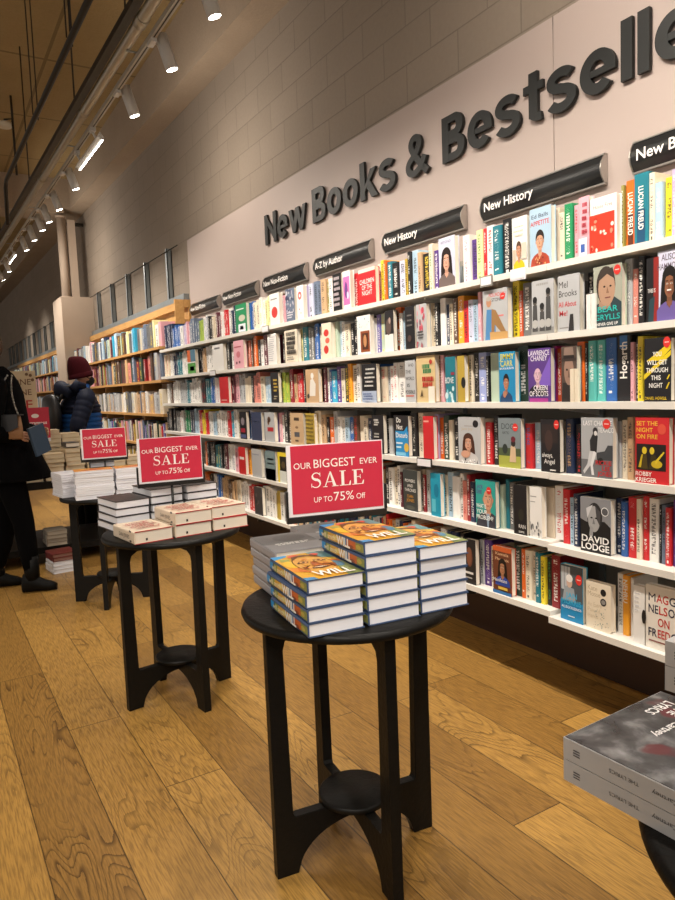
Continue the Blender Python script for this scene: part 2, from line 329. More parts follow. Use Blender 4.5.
# ---------------------------------------------------------------- the setting
def struct(name, mb, mat, **kw):
    o = mb.build(name, mat); o['kind'] = 'structure'; return o
WX = 2.60
m = MB(); m.box(-7, -5, -.1, WX+.2, 34, 0); struct('floor', m, M['floor'])
m = MB(); m.box(-7, -5, 4.9, WX+.2, 34, 5.05); struct('ceiling', m, M['ceil'])
m = MB(); m.box(WX, -5, 0, WX+.15, 34, 4.9); struct('wall_right', m, M['block'])
m = MB(); m.box(-7, 33.9, 0, WX, 34, 4.9); struct('wall_far', m, M['block'])
m = MB(); m.prism([(-5, 4.0), (12.1, 4.43), (12.1, 4.9), (-5, 4.9)], 2.35, WX, lambda a, b, h: (h, a, b)); struct('trim_1', m, M['beam'])
m = MB(); m.prism([(12.1, 4.43), (33.9, 4.75), (33.9, 4.9), (12.1, 4.9)], 2.25, WX, lambda a, b, h: (h, a, b)); struct('trim_5', m, M['beam'])
m = MB(); m.box(-7, 12.1, 4.36, 2.25, 12.7, 4.9); struct('trim_2', m, M['beam'])
m = MB(); m.box(2.557, -1, 0, WX, 7.22, .36); struct('undershelf_shade_right', m, M['shelfshade'])  # dark brown strip painting in the shade below the bottom shelf
# beige sign panel on the wall, two boards
for k, (y0, y1, nm) in enumerate(((2.252, 7.2, 'trim_3'), (-1.2, 2.247, 'trim_4'))):
    m = MB(); m.box(2.56, y0, 2.0, WX, y1, 2.972); o = struct(nm, m, M['panel'])
# square boxed column with the pipes above it
m = MB(); m.box(2.10, 12.05, 0, WX, 12.85, 3.01); struct('wall_column', m, M['plaster'])
p = empty('service_pipe', (2.21, 12.2, 3.01), label='fat pale painted round pipe rising from the boxed column to the beam', cat='pipe')
m = MB(); m.lathe([(.068,0),(.068,1.32)], 20); m.build('pipe_run', M['plaster'], p)
m = MB(); m.lathe([(.085,0),(.085,.02)], 20); m.lathe([(.085,1.29),(.085,1.32)], 20); m.build('pipe_collar', M['plaster'], p)
p = empty('cable_duct', (2.36, 12.2, 3.01), label='flat rectangular painted duct beside the round pipe above the boxed column', cat='duct')
m = MB(); m.box(-.06, -.04, 0, .06, .05, 1.26); bevel(m.build('duct_cover', M['plaster'], p), .006)
m = MB(); m.tube([(-.06,0,1.2),(.2,0,1.2)], .03, 10); m.build('pipe_elbow', M['dark'], p)

# ---------------------------------------------------------------- overhead services
def sloped(name, x, y, z, sl, **kw):
    e = empty(name, (x, y, z), **kw); e.rotation_euler.x = math.atan(sl); return e
TX = 1.285; TZ = lambda Y: 3.355+.0232*(Y-3.55)
trk = sloped('lighting_track', TX, 3.55, 3.355, .0232, label='long slim white track beside the thick ceiling pipe, carrying the spotlights', cat='lighting track')
m = MB(); m.box(-.016, -11, -.014, .016, 17, .014); bevel(m.build('track_rail', M['track'], trk), .003)
m = MB(); m.box(-.004, -11, -.0152, .004, 17, -.0142); m.build('track_slot', M['dark'], trk)
for yy in (-5.5, -3.5, -1.2, .7, 2.6, 4.9, 7.2, 9.8, 12.5):
    m = MB(); m.box(-.075, yy, .0145, .012, yy+.02, .019); m.build('pipe_clip', M['steel'], trk)
pp = sloped('ceiling_pipe', 1.215, 3.55, 3.405, .0315, label='thick pale zinc conduit pipe running along the spotlight track', cat='pipe')
m = MB(); m.tube([(0, -11, 0), (0, 16, 0)], .033, 16); m.build('pipe_run', M['pipe'], pp)
for yy in (-5.2, -2.2, .35, 1.9, 3.9, 6.9, 9.9):
    m = MB(); m.tube([(0, yy, 0), (0, yy+.09, 0)], .039, 16); m.build('coupling', M['pipe'], pp)
tr = sloped('cable_tray', 1.145, 3.55, 3.42, .0315, label='narrow dark metal cable tray hung beside the thick pale ceiling pipe', cat='cable tray')
m = MB(); m.box(-.025, -11, -.02, .025, 12, -.014); m.box(-.025, -11, -.0139, -.02, 12, .02); m.box(.02, -11, -.0139, .025, 12, .02); m.build('tray', M['dark'], tr)
for yy in (-1.5, .45, 1.9, 4.3, 7.2, 9.6):
    m = MB(); m.tube([(0, yy, -.013), (0, yy, 1.475-.0315*yy)], .006, 8); m.build('drop_rod', M['dark'], tr)
p2 = sloped('sprinkler_pipe', .90, 4.0, 3.40, .03, label='thin dark pipe hung on paired rods, left of the thick pale pipe', cat='pipe')
m = MB(); m.tube([(.04, -11, 0), (0, 3.6, 0), (0, 3.7, -.05), (0, 3.75, -.4)], .019, 12); m.build('pipe_run', M['dark'], p2)
for yy in (-2.2, .35, 1.7):
    for dx in (-.025, .025):
        m = MB(); m.tube([(.01+dx, yy+dx*2, 0), (.01+dx, yy+dx*2, 1.498-.03*yy)], .0045, 8); m.build('drop_rod', M['dark'], p2)
sd = empty('smoke_detector', (1.115, 9.15, 4.6), label='small round off white smoke detector on a bent brown conduit under the ceiling', cat='smoke detector')
m = MB(); m.lathe([(.0,-.05),(.07,-.05),(.09,-.02),(.09,.0)], 20); m.build('sensor_head', M['sensor'], sd)
m = MB(); m.tube([(0,0,0),(0,0,.04),(.08,-.06,.04),(.08,-.06,-.6)], .013, 8); m.tube([(.08,-.06,.04),(.08,-.06,.299)], .013, 8); m.build('conduit', M['dark'], sd)

def spotlight(y, label, aim, energy, x=TX, cone=122, group='spotlights on the track'):
    e = empty('track_spotlight', (x, y, TZ(y)-.0145), label=label, cat='spotlight', group=group)
    m = MB(); m.box(-.016, -.04, -.022, .016, .04, 0); m.tube([(0,0,-.012),(.04,0,-.012)], .009, 10); m.build('track_adapter', M['white'], e)
    d = Vector(aim).normalized(); a = Vector((.055,0,.025)) if aim[2] < -.5 else Vector((0,0,-.075)); b = a+d*.17
    m = MB(); m.tube([a-d*.02, a-d*.015, b-d*.005, b], [.028,.037,.037,.035], 20); m.build('lamp_body', M['white'], e)
    m = MB(); m.tube([b+d*.0005, b+d*.003], .030, 20); m.build('lamp_lens', M['lamp'], e)
    L = bpy.data.lights.new('spot_lamp', 'SPOT'); L.energy = energy; L.spot_size = radians(cone); L.spot_blend = 1.0; L.shadow_soft_size = .035; L.color = (1, .91, .80)
    lo = bpy.data.objects.new('spot_lamp', L); col.objects.link(lo); lo.parent = e; lo.location = b+d*.01
    lo.rotation_euler = d.to_track_quat('-Z', 'Y').to_euler()
    return e
ordn = ['', 'first', 'second', 'third', 'fourth', 'fifth', 'sixth', 'seventh', 'eighth', 'ninth', 'tenth', 'eleventh', 'twelfth', 'thirteenth', 'fourteenth', 'fifteenth', 'sixteenth', 'seventeenth', 'eighteenth', 'nineteenth', 'twentieth', 'twenty-first', 'twenty-second', 'twenty-third', 'twenty-fourth']
SPOTE = 128
ys = [3.33, 4.00, 4.80, 6.84, 7.72, 8.36, 8.84, 9.5, 10.25, 12.3]
for i, y in enumerate(ys):
    lab = 'white cylinder spotlight, nearest of the row on the ceiling track' if i == 0 else 'white cylinder spotlight on the ceiling track, %s along from the nearest one' % ordn[i+1]
    spotlight(y, lab, (.34, .03, -1), SPOTE)
# linear wall washers on the track; the first two are unseen, added to brighten the wall
BARH = .44
for y, lab in ((1.6, 'white bar light on the track, overhead and out past the top edge'), (-2.6, 'white bar light on the track, behind the viewer'), (5.86, 'slim white bar light with glowing underside hanging from the track between the spotlights'), (11.2, 'far white bar light tilted on the track, beyond the ninth spotlight')):
    e = empty('bar_light', (TX, y, TZ(y)-.0145), label=lab, cat='bar light')
    e.rotation_euler.x = .0232
    for dy in (-.3, .3):
        m = MB(); m.box(-.018, dy-.03, -.03, .018, dy+.03, 0); m.tube([(0,dy,-.03),(.03,dy,-.09)], .01, 8); m.build('track_adapter', M['white'], e)
    m = MB(); m.prism([(.005,-.058),(.04,-.084),(.052,-.07),(.02,-.03)], -BARH, BARH, lambda a, b, h: (a, h, b-.035)); m.build('lamp_body', M['white'], e)
    m = MB(); m.prism([(.034,-.0805),(.047,-.078),(.046,-.0805),(.033,-.083)], -BARH+.02, BARH-.02, lambda a, b, h: (a, h, b-.0375)); m.build('lamp_lens', M['lamp'], e)
    L = bpy.data.lights.new('wall_washer', 'AREA'); L.shape = 'RECTANGLE'; L.size = .86; L.size_y = .04; L.energy = 27; L.color = (1, .9, .78)
    lo = bpy.data.objects.new('wall_washer', L); col.objects.link(lo); lo.parent = e; lo.location = (.075, 0, -.105); dd = Vector((1, 0, -.15)).normalized(); lo.rotation_euler = Matrix((Vector((0,1,0)), (-dd).cross(Vector((0,1,0))), -dd)).transposed().to_euler()
# track lights behind and beside the camera (the rest of the shop's lighting)
for x, yy, aim, en in ((TX, 2.6, (.34,.1,-1), SPOTE), (TX, 1.5, (.36,.1,-1), SPOTE), (TX, .5, (.34,.3,-1), SPOTE), (TX, -1.0, (.2,.5,-1), SPOTE)):
    spotlight(yy, 'white cylinder spotlight on the same track, overhead and behind the viewer', aim, en, group='spotlights behind the viewer')
for x, yy in ((-.9, -1.2), (-.9, 1.0), (-.9, 3.2), (-.9, 5.4), (-.9, 8.0)):
    spotlight(yy, 'white cylinder spotlight on a second track, overhead to the left of the viewer', (.1, .15, -1), SPOTE*1.5, x=x, cone=80, group='spotlights on the second track')

for yy in (13.4, 15.0, 17.0, 19.5): spotlight(yy, 'white cylinder spotlight far along the same track, out past the picture edge', (.5, .1, -1), SPOTE*1.2, group='spotlights far along the track')
e = sloped('lighting_track', -.9, 3.55, 3.355, .0232, label='slim white second lighting track, overhead to the left of the viewer', cat='lighting track')
m = MB(); m.box(-.016, -8, -.014, .016, 14, .014); m.build('track_rail', M['track'], e)
for yy in (-6, 0, 6, 12):
    m = MB(); m.tube([(0, yy, .014), (0, yy, 1.54-.0232*yy)], .005, 8); m.build('hanger', M['steel'], e)
for yy, am in ((-2.4, (1.75, 4.6, -2.5)), (-.4, (1.9, 2.05, -2.5)), (.3, (1.8, 2.7, -2.5)), (1.6, (1.9, 3.1, -2.6))): spotlight(yy, 'white cylinder spotlight on a second track, overhead to the left of the viewer', am, 210, x=-.9, cone=34, group='spotlights on the second track')  # unseen narrow spots, added to light the table books from the front

# ---------------------------------------------------------------- white bookcases along the wall
SX = 2.20; BX = 2.52
ZT = [1.821, 1.543, 1.265, .974, .683, .390]
def zs_(k, y): return ZT[k]-((.0, .0, .0, .002, .009, .024)[k] if y < bays[1] else (.0, .0, .0, .0, .0, .005)[k])
bays = [1.98-.875+.875*i for i in range(0, 8)]
blabs = ['white wall bookcase bay nearest the viewer, under the cropped sign at right', 'white bookcase bay under the long New History sign, right of its twin', 'white bookcase bay under the New History sign above the dark haired woman cover',
         'white bookcase bay under the A-Z by Author sign', 'white bookcase bay under the New Non-Fiction sign next to A-Z by Author', 'white bookcase bay under the middle New Non-Fiction sign', 'leftmost white bookcase bay, beside the pale wood shelving']
for i in range(7):
    y0, y1 = bays[i], bays[i+1]
    e = empty('wall_bookcase', ((SX+BX)/2, (y0+y1)/2, 0), label=blabs[i], cat='bookcase', group='white bookcase bays along the wall')
    ox, oy = (SX+BX)/2, (y0+y1)/2
    m = MB(); m.box(BX-ox, y0-oy, .365, 2.555-ox, y1-oy, 2.0); m.build('back_panel', M['back'], e)
    for k in range(6):
        z = zs_(k, oy)
        dz = .0 if (i+k) % 3 else -.004
        m = MB(); m.box(SX-(.014 if i == 0 and k > 3 else 0)-ox, y0-oy+.0015, z-.026, BX-ox-.002, y1-oy-.0015, z); bevel(m.build('shelf', M['shelf'], e), .003)
        m = MB(); m.prism([(BX-ox-.003,z-.027),(BX-ox-.003,z-.07),(SX+.06-ox,z-.034),(SX+.06-ox,z-.027)], -.0, .004, lambda a, b, h: (a, y1-oy-.012+h, b)); m.build('shelf_bracket', M['shelf'], e)
    m = MB(); m.box(BX-ox-.016, y1-oy-.03, .3, BX-ox-.0025, y1-oy-.004, 1.97)
    m.build('slotted_upright', M['steel'], e)
    for yy in (y1-.12,):
        m = MB(); m.lathe([(.016,.363),(.016,.262),(.04,.255),(.04,.245)], 14, o=(BX-.09-ox, yy-oy, 0)); m.build('fixing_cap', M['plastic'], e)
# shelf edge tickets
for (y, z, w, mat, lab) in ((2.13, ZT[0], .085, 'card', 'white price card stuck to the top shelf edge below the white food memoir cover'),
                            (2.32, ZT[0], .075, 'back', 'grey ticket holder on the top shelf edge below the dark haired woman cover'),
                            (4.62, ZT[0], .11, 'back', 'grey ticket holder on the top shelf edge below the grey floral cover'),
                            (5.72, ZT[1], .13, 'back', 'grey ticket holder on the second shelf edge below the pink cover'),
                            (2.80, ZT[3], .12, 'dark', 'dark ticket holder on the fourth shelf edge below the blue and black cover')):
    e = empty('shelf_ticket', (SX, y, z), label=lab, cat='shelf ticket')
    m = MB(); m.box(-.006, -w/2, -.042, -.001, w/2, .006); m.build('ticket_holder', M[mat], e)
    m = MB(); m.box(-.0075, -w/2+.006, -.036, -.0062, w/2-.006, .0); m.build('ticket_insert', M['card'], e)

# header signs
def header(y_left, y_right, txt, lab):
    yc = (y_left+y_right)/2; L = (y_left-y_right); z0, z1 = 2.178, 2.282
    e = empty('category_sign', (2.56, yc, z0), label=lab, cat='sign', group='black category signs')
    prof = [(-.004, -.004), (-.02, -.004)]+[(-.022-.022*sin(pi*t/10), (z1-z0)*t/10) for t in range(11)]+[(-.02, z1-z0+.004), (-.004, z1-z0+.004)]
    m = MB(); m.prism(prof, -L/2+.006, L/2-.006, lambda a, b, h: (a, -h, b)); m.build('sign_face', M['signblack'], e)
    for s in (-1, 1):
        m = MB(); m.prism([(a*1.06-.001 if a < -.01 else a, b*1.06-.003) for a, b in prof], 0, .006, lambda a, b, h: (a, s*(L/2-.003)+h-.003, b)); m.build('end_cap', M['chrome'], e)
    m = MB(); m.box(-.024, -L/2, -.012, -.003, L/2, -.0045); m.box(-.024, -L/2, z1-z0+.0045, -.003, L/2, z1-z0+.012); m.build('trim_strip', M['chrome'], e)
    if txt:
        m = MB(); H = z1-z0
        put_text(m, txt, lambda u, v: (-.0462, -u, v), -L/2+.035, .032, .043, None, 'l', bold=.012); m.build('sign_lettering', M['whitetxt'], e)
hd = 1.962+.735
header(1.83, 1.10, 'New Biography', 'black header sign cut off by the right edge of the picture')
header(2.697, 1.962, 'New History', 'long black New History header sign, right of its twin')
header(3.570, 2.835, 'New History', 'black New History sign above the dark haired woman cover, second full sign from right')
header(4.441, 3.711, 'A-Z by Author', 'black A-Z by Author header sign below the letters of Books')
header(5.311, 4.579, 'New Non-Fiction', 'black New Non-Fiction header sign just left of the A-Z by Author sign')
header(6.217, 5.449, 'New Non-Fiction', 'middle one of the three black New Non-Fiction header signs')
header(7.116, 6.335, 'New Non-Fiction', 'leftmost black New Non-Fiction header sign at the end of the beige panel')

# big wall lettering
e = empty('wall_lettering', (2.555, 3.2, 2.545), label='big charcoal New Books and Bestsellers lettering mounted on the beige panel', cat='lettering')
def strip(pts, w0, closed=False):
    """polyline -> quads of the given stroke width (width per point allowed)"""
    n = len(pts); L = []; Q = []
    for i, p in enumerate(pts):
        a = pts[(i-1) % n] if closed else pts[max(0, i-1)]; c = pts[(i+1) % n] if closed else pts[min(n-1, i+1)]
        d = Vector((c[0]-a[0], c[1]-a[1])).normalized(); nn = Vector((-d.y, d.x)); h = (w0[i] if isinstance(w0, list) else w0)/2
        L.append((p[0]+nn.x*h, p[1]+nn.y*h)); Q.append((p[0]-nn.x*h, p[1]-nn.y*h))
    return L, Q, closed
def arc(cx, cy, rx, ry, a0, a1, n=26): return [(cx+rx*cos(radians(a0+(a1-a0)*i/n)), cy+ry*sin(radians(a0+(a1-a0)*i/n))) for i in range(n+1)]
SW = .185; XH = .74
def glyph(ch):
    """bold grotesque letter, cap height 1: strips, polygons, advance"""
    S = []; P = []; h = SW/2
    R_ = lambda x0, y0, x1, y1: P.append([(x0, y0), (x1, y0), (x1, y1), (x0, y1)])
    if ch == 'l': R_(0, 0, SW, 1); return S, P, SW
    if ch == 'N': R_(0, 0, SW, 1); R_(.56, 0, .56+SW, 1); P.append([(SW*.6, 1), (0+SW*.6, .72), (.56+SW*.4, 0), (.56+SW*.4, .28)]); return S, P, .56+SW
    if ch == 'w':
        for x0, x1, up in ((0, .2, 0), (.2, .4, 1), (.4, .6, 0), (.6, .8, 1)):
            b0, b1 = (x0+.0, x1) ; y0, y1 = (XH, 0) if not up else (0, XH)
            P.append([(x0, y0), (x0+SW*.95, y0), (x1+SW*.95, y1), (x1, y1)])
        return S, P, .8+SW*.95
    if ch == 'o': S.append(strip(arc(.315, XH/2, .315-h, XH/2+.01-h, 0, 360, 36)[:-1], SW, True)); return S, P, .63
    if ch == 'e':
        S.append(strip(arc(.315, XH/2, .315-h, XH/2+.01-h, 2, 318, 34), SW)); R_(.12, XH/2-.065, .625, XH/2+.05); return S, P, .63
    if ch == 's':
        a_ = arc(.285, XH*.735, .20, .145, 28, 262, 18)+arc(.285, XH*.285, .215, .165, 82, -155, 20); S.append(strip(a_, SW*.93)); return S, P, .57
    if ch == 't': R_(.12, .1, .12+SW, .95); R_(0, XH-.15, .42, XH); S.append(strip(arc(.12+h+.13, .155, .13, .075, 180, 290, 10), SW*.85)); return S, P, .42
    if ch == 'r': R_(0, 0, SW, XH); S.append(strip(arc(.33, XH-.30, .33-h, .30-h+.01, 165, 85, 12), SW)); return S, P, .42
    if ch == 'k': R_(0, 0, SW, 1); P.append([(SW*.8, .28), (.4, XH), (.62, XH), (SW*.8, .17)]); P.append([(.22, .36), (.36, .48), (.66, 0), (.43, 0)]); return S, P, .64
    if ch == 'B':
        R_(0, 0, SW, 1)
        for cy, ry, xw in ((.745, .255, .36), (.265, .265, .39)):
            t = SW*.9; R_(.1, cy+ry-t, xw, cy+ry); R_(.1, cy-ry, xw, cy-ry+t)
            S.append(strip(arc(xw, cy, ry*.95-h, ry-t/2, -90, 90, 16), [t+(SW-t)*sin(pi*i/16) for i in range(17)]))
        return S, P, .64
    if ch == '&':
        pts = [(.74, .02), (.55, .2), (.3, .52), (.2, .7)]+arc(.34, .76, .145, .15, 200, -40, 16)+[(.40, .58), (.22, .44)]+arc(.29, .26, .2, .18, 130, 300, 16)+[(.55, .2), (.66, .42)]
        S.append(strip(pts, SW*.86)); return S, P, .78
def wall_word(w, yl, yr, gap=.085):
    G = [glyph(c) for c in w]; tot = sum(g_[2] for g_ in G)+gap*(len(w)-1); kx = (yl-yr)/tot; H = .235; x = 0
    for g_ in G:
        m = MB(); F = lambda a, b, d: (-.002-d, (yl-3.2)-(x+a)*kx, b*H)
        for L, Q, cl in g_[0]:
            n = len(L)
            for i in range(n if cl else n-1):
                j = (i+1) % n; poly = [Q[i], Q[j], L[j], L[i]]
                m.quad([F(*q, .018+i*6e-5) for q in poly]); m.quad([F(*q, 0) for q in poly][::-1])
                m.quad([F(*Q[i], 0), F(*Q[j], 0), F(*Q[j], .018), F(*Q[i], .018)]); m.quad([F(*L[j], 0), F(*L[i], 0), F(*L[i], .018), F(*L[j], .018)])
            if not cl:
                for i in (0, n-1): m.quad([F(*Q[i], 0), F(*L[i], 0), F(*L[i], .018), F(*Q[i], .018)])
        for k_, poly in enumerate(g_[1]): m.prism(poly, 0, .0174-.0003*k_, F)
        x += g_[2]+gap; m.build('letter', M['letter'], e)
wall_word('New', 5.253, 4.549); wall_word('Books', 4.452, 3.436); wall_word('&', 3.329, 3.118)
def _adv(w, gap=.085): return sum(glyph(c)[2]+gap for c in w)
_k = 1.118/_adv('Bestse'); wall_word('Bestsellers', 3.0, 3.0-_k*(_adv('Bestsellers')-.085))

# ---------------------------------------------------------------- books
def book_meshes(t, h, w, hard=True, c=(1,1,1), acc=None, page=PAGE, seed=0.0, mbc=None, mbp=None, fn=None, backc=None):
    """local: x from spine 0 to fore-edge w, y -t/2 (front cover) .. t/2, z 0..h"""
    own = mbc is None
    if own: mbc, mbp = MB(), MB()
    fn = fn or (lambda x, y, z: (x, y, z))
    b = .0028 if hard else .0012; q = .0035 if hard else .0006; r = min(t*.22, .006)
    y0, y1 = -t/2, t/2
    outer = [(w, y0), (r, y0), (r*.3, y0+r*.3), (0, y0+r), (0, y1-r), (r*.3, y1-r*.3), (r, y1), (w, y1)]
    inner = [(w, y1-b), (b*1.6, y1-b), (b*1.6, y0+b), (w, y0+b)]
    A = (acc[0], acc[1], acc[2], seed) if acc else (c[0], c[1], c[2], seed)
    n = len(outer)
    for i in range(n-1):
        (xa, ya), (xb, yb) = outer[i], outer[i+1]
        uv = [((ya-y0)/t, 0), ((yb-y0)/t, 0), ((yb-y0)/t, 1), ((ya-y0)/t, 1)] if i in (2, 3, 4) and acc else None
        mbc.quad([fn(xa,ya,0), fn(xb,yb,0), fn(xb,yb,h), fn(xa,ya,h)][::-1], c, uv[::-1] if uv else None, A)
    for i in range(len(inner)-1):
        (xa, ya), (xb, yb) = inner[i], inner[i+1]
        mbc.quad([fn(xa,ya,0), fn(xb,yb,0), fn(xb,yb,h), fn(xa,ya,h)][::-1], c, None, A)
    for z, rev in ((0, False), (h, True)):
        O = [fn(x, y, z) for x, y in outer]; I = [fn(x, y, z) for x, y in inner]
        for poly in ([O[0], O[1], I[2], I[3]], [O[1], O[2], O[3], O[4], O[5], O[6], I[1], I[2]], [O[6], O[7], I[0], I[1]]):
            mbc.quad(poly if rev else poly[::-1], c, None, A)
    for ya, yb in ((y0, y0+b), (y1-b, y1)):
        mbc.quad([fn(w,ya,0), fn(w,yb,0), fn(w,yb,h), fn(w,ya,h)], c, None, A)
    e = .0002
    P = [fn(x, y, z) for z in (q, h-q) for x, y in ((b*1.6+e, y0+b+e), (w-q, y0+b+e), (w-q, y1-b-e), (b*1.6+e, y1-b-e))]
    for f in ((0,3,2,1),(4,5,6,7),(0,1,5,4),(1,2,6,5),(2,3,7,6),(3,0,4,7)): mbp.idx(P, f, page)
    return mbc, mbp
_pm = {}
def make_book(name, t, h, w, hard, c, acc, page, loc, rot, seed=None):
    seed = rnd.random() if seed is None else seed
    a, b = book_meshes(t, h, w, hard, c, acc, page, seed)
    o = a.build(name, M['cover']); pb = b.build('page_block', M['pages'], o)
    o.location = loc; o.rotation_euler = rot
    return o

# cover artwork: x right, y up, 0..1; drawn as printed shapes just above the board
def person_art(cx, base, s, skin='c99a7c', hair='2b1d18', top='8a2f2a', long=False, bald=False):
    S = []; s *= 1.36; k = .70*s; dk = lambda c, f: ''.join('%02x' % int(int(c[i:i+2], 16)*f) for i in (0, 2, 4))
    X = lambda v: min(1, max(0, cx+v*s)); Y = lambda v: base+v*k
    E = lambda x, y, rx, ry, c: S.append(('p', [(min(1, max(0, cx+x*s+rx*s*cos(2*pi*i/22))), base+y*k+ry*k*sin(2*pi*i/22)) for i in range(22)], c))
    Pq = lambda pts, c: S.append(('p', [(X(a), Y(b_)) for a, b_ in pts], c))
    if long: E(0, .62, .29, .36, hair); Pq([(-.29, .62), (.29, .62), (.33, .2), (-.33, .2)], hair)
    Pq([(-.5, 0), (.5, 0), (.44, .2), (.3, .3), (.12, .36), (-.12, .36), (-.3, .3), (-.44, .2)], top)
    Pq([(-.09, .28), (.09, .28), (.08, .5), (-.08, .5)], dk(skin, .86)); Pq([(-.12, .36), (0, .22), (.12, .36)], dk(skin, .95))
    if not bald and not long: E(0, .76, .215, .23, hair)
    if long: E(0, .8, .25, .22, hair)
    E(-.185, .66, .03, .05, dk(skin, .85)); E(.185, .66, .03, .05, dk(skin, .85))
    E(0, .66, .18, .235, skin); Pq([(.04, .45), (.16, .56), (.175, .7), (.12, .82), (.1, .6)], dk(skin, .84))
    if not bald: Pq([(-.185, .72), (-.17, .86), (-.08, .93), (.08, .93), (.17, .86), (.185, .72), (.13, .8), (.02, .84), (-.1, .82)], hair)
    if long: Pq([(-.19, .78), (-.13, .8), (-.17, .5), (-.24, .3), (-.3, .4)], hair); Pq([(.19, .78), (.13, .8), (.17, .5), (.24, .3), (.3, .4)], hair)
    for d_ in (-.075, .075): E(d_, .685, .034, .018, 'e8e0d8'); E(d_, .685, .016, .018, '1d1512'); Pq([(d_-.045, .73), (d_+.045, .735), (d_+.04, .75), (d_-.04, .745)], dk(hair, 1) if not bald else '5a4634')
    Pq([(-.012, .68), (.035, .59), (-.03, .59)], dk(skin, .78))
    Pq([(-.07, .535), (0, .52), (.07, .535), (.03, .505), (-.03, .505)], '8f3b38')
    return S
def dots(n, x0, y0, x1, y1, r, cols, sd):
    g = random.Random(sd); return [('e', g.uniform(x0, x1), g.uniform(y0, y1), r*g.uniform(.5, 1.3), r*g.uniform(.4, 1), g.choice(cols)) for _ in range(n)]
def lines(n, x0, x1, y0, y1, c, sd, th=.02):
    g = random.Random(sd); S = []
    for i in range(n):
        y = y1-(y1-y0)*(i+.5)/n; a = x0+(x1-x0)*g.uniform(0, .15); b = x1-(x1-x0)*g.uniform(0, .25)
        x = a
        while x < b:
            w = g.uniform(.03, .09); S.append(('r', x, y-th, min(b, x+w), y+th, c)); x += w+.02
    return S
STK = lambda x, y, r=.09: [('e', x, y, r, r*.66, 'd8332c'), ('r', x-r*.6, y-.006, x+r*.6, y+.008, 'f0d8d0')]
def draw_art(book, art, w, h, y=-.001):
    """printed picture + title on the front cover (local -y side)"""
    pic = MB(); ttl = MB(); d = [y]
    def fn(u, v): return (u*w, d[0], v*h)
    for i, s in enumerate(art):
        d[0] = y-.00012*(i+1)
        if s[0] == 'r': pic.quad([fn(s[1], s[2]), fn(s[3], s[2]), fn(s[3], s[4]), fn(s[1], s[4])], hx(s[5]))
        elif s[0] == 'e': pic.quad([fn(s[1]+s[3]*cos(2*pi*k/20), s[2]+s[4]*sin(2*pi*k/20)) for k in range(20)], hx(s[5]))
        elif s[0] == 'p': pic.quad([fn(*q) for q in s[1]], hx(s[2]))
        elif s[0] == 't':
            _, tx, x, yy, hh, cc = s[:6]; al = s[6] if len(s) > 6 else 'c'; ww = s[7] if len(s) > 7 else None; bo = s[8] if len(s) > 8 else .015
            put_text(ttl, tx, lambda u, v: (u*w, d[0], v*h), x, yy, hh/h*.98, hx(cc), al, ww, bo*.45)
    if pic.f: pic.build('cover_picture', M['prnt'], book)
    if ttl.f: ttl.build('cover_title', M['prnt'], book)

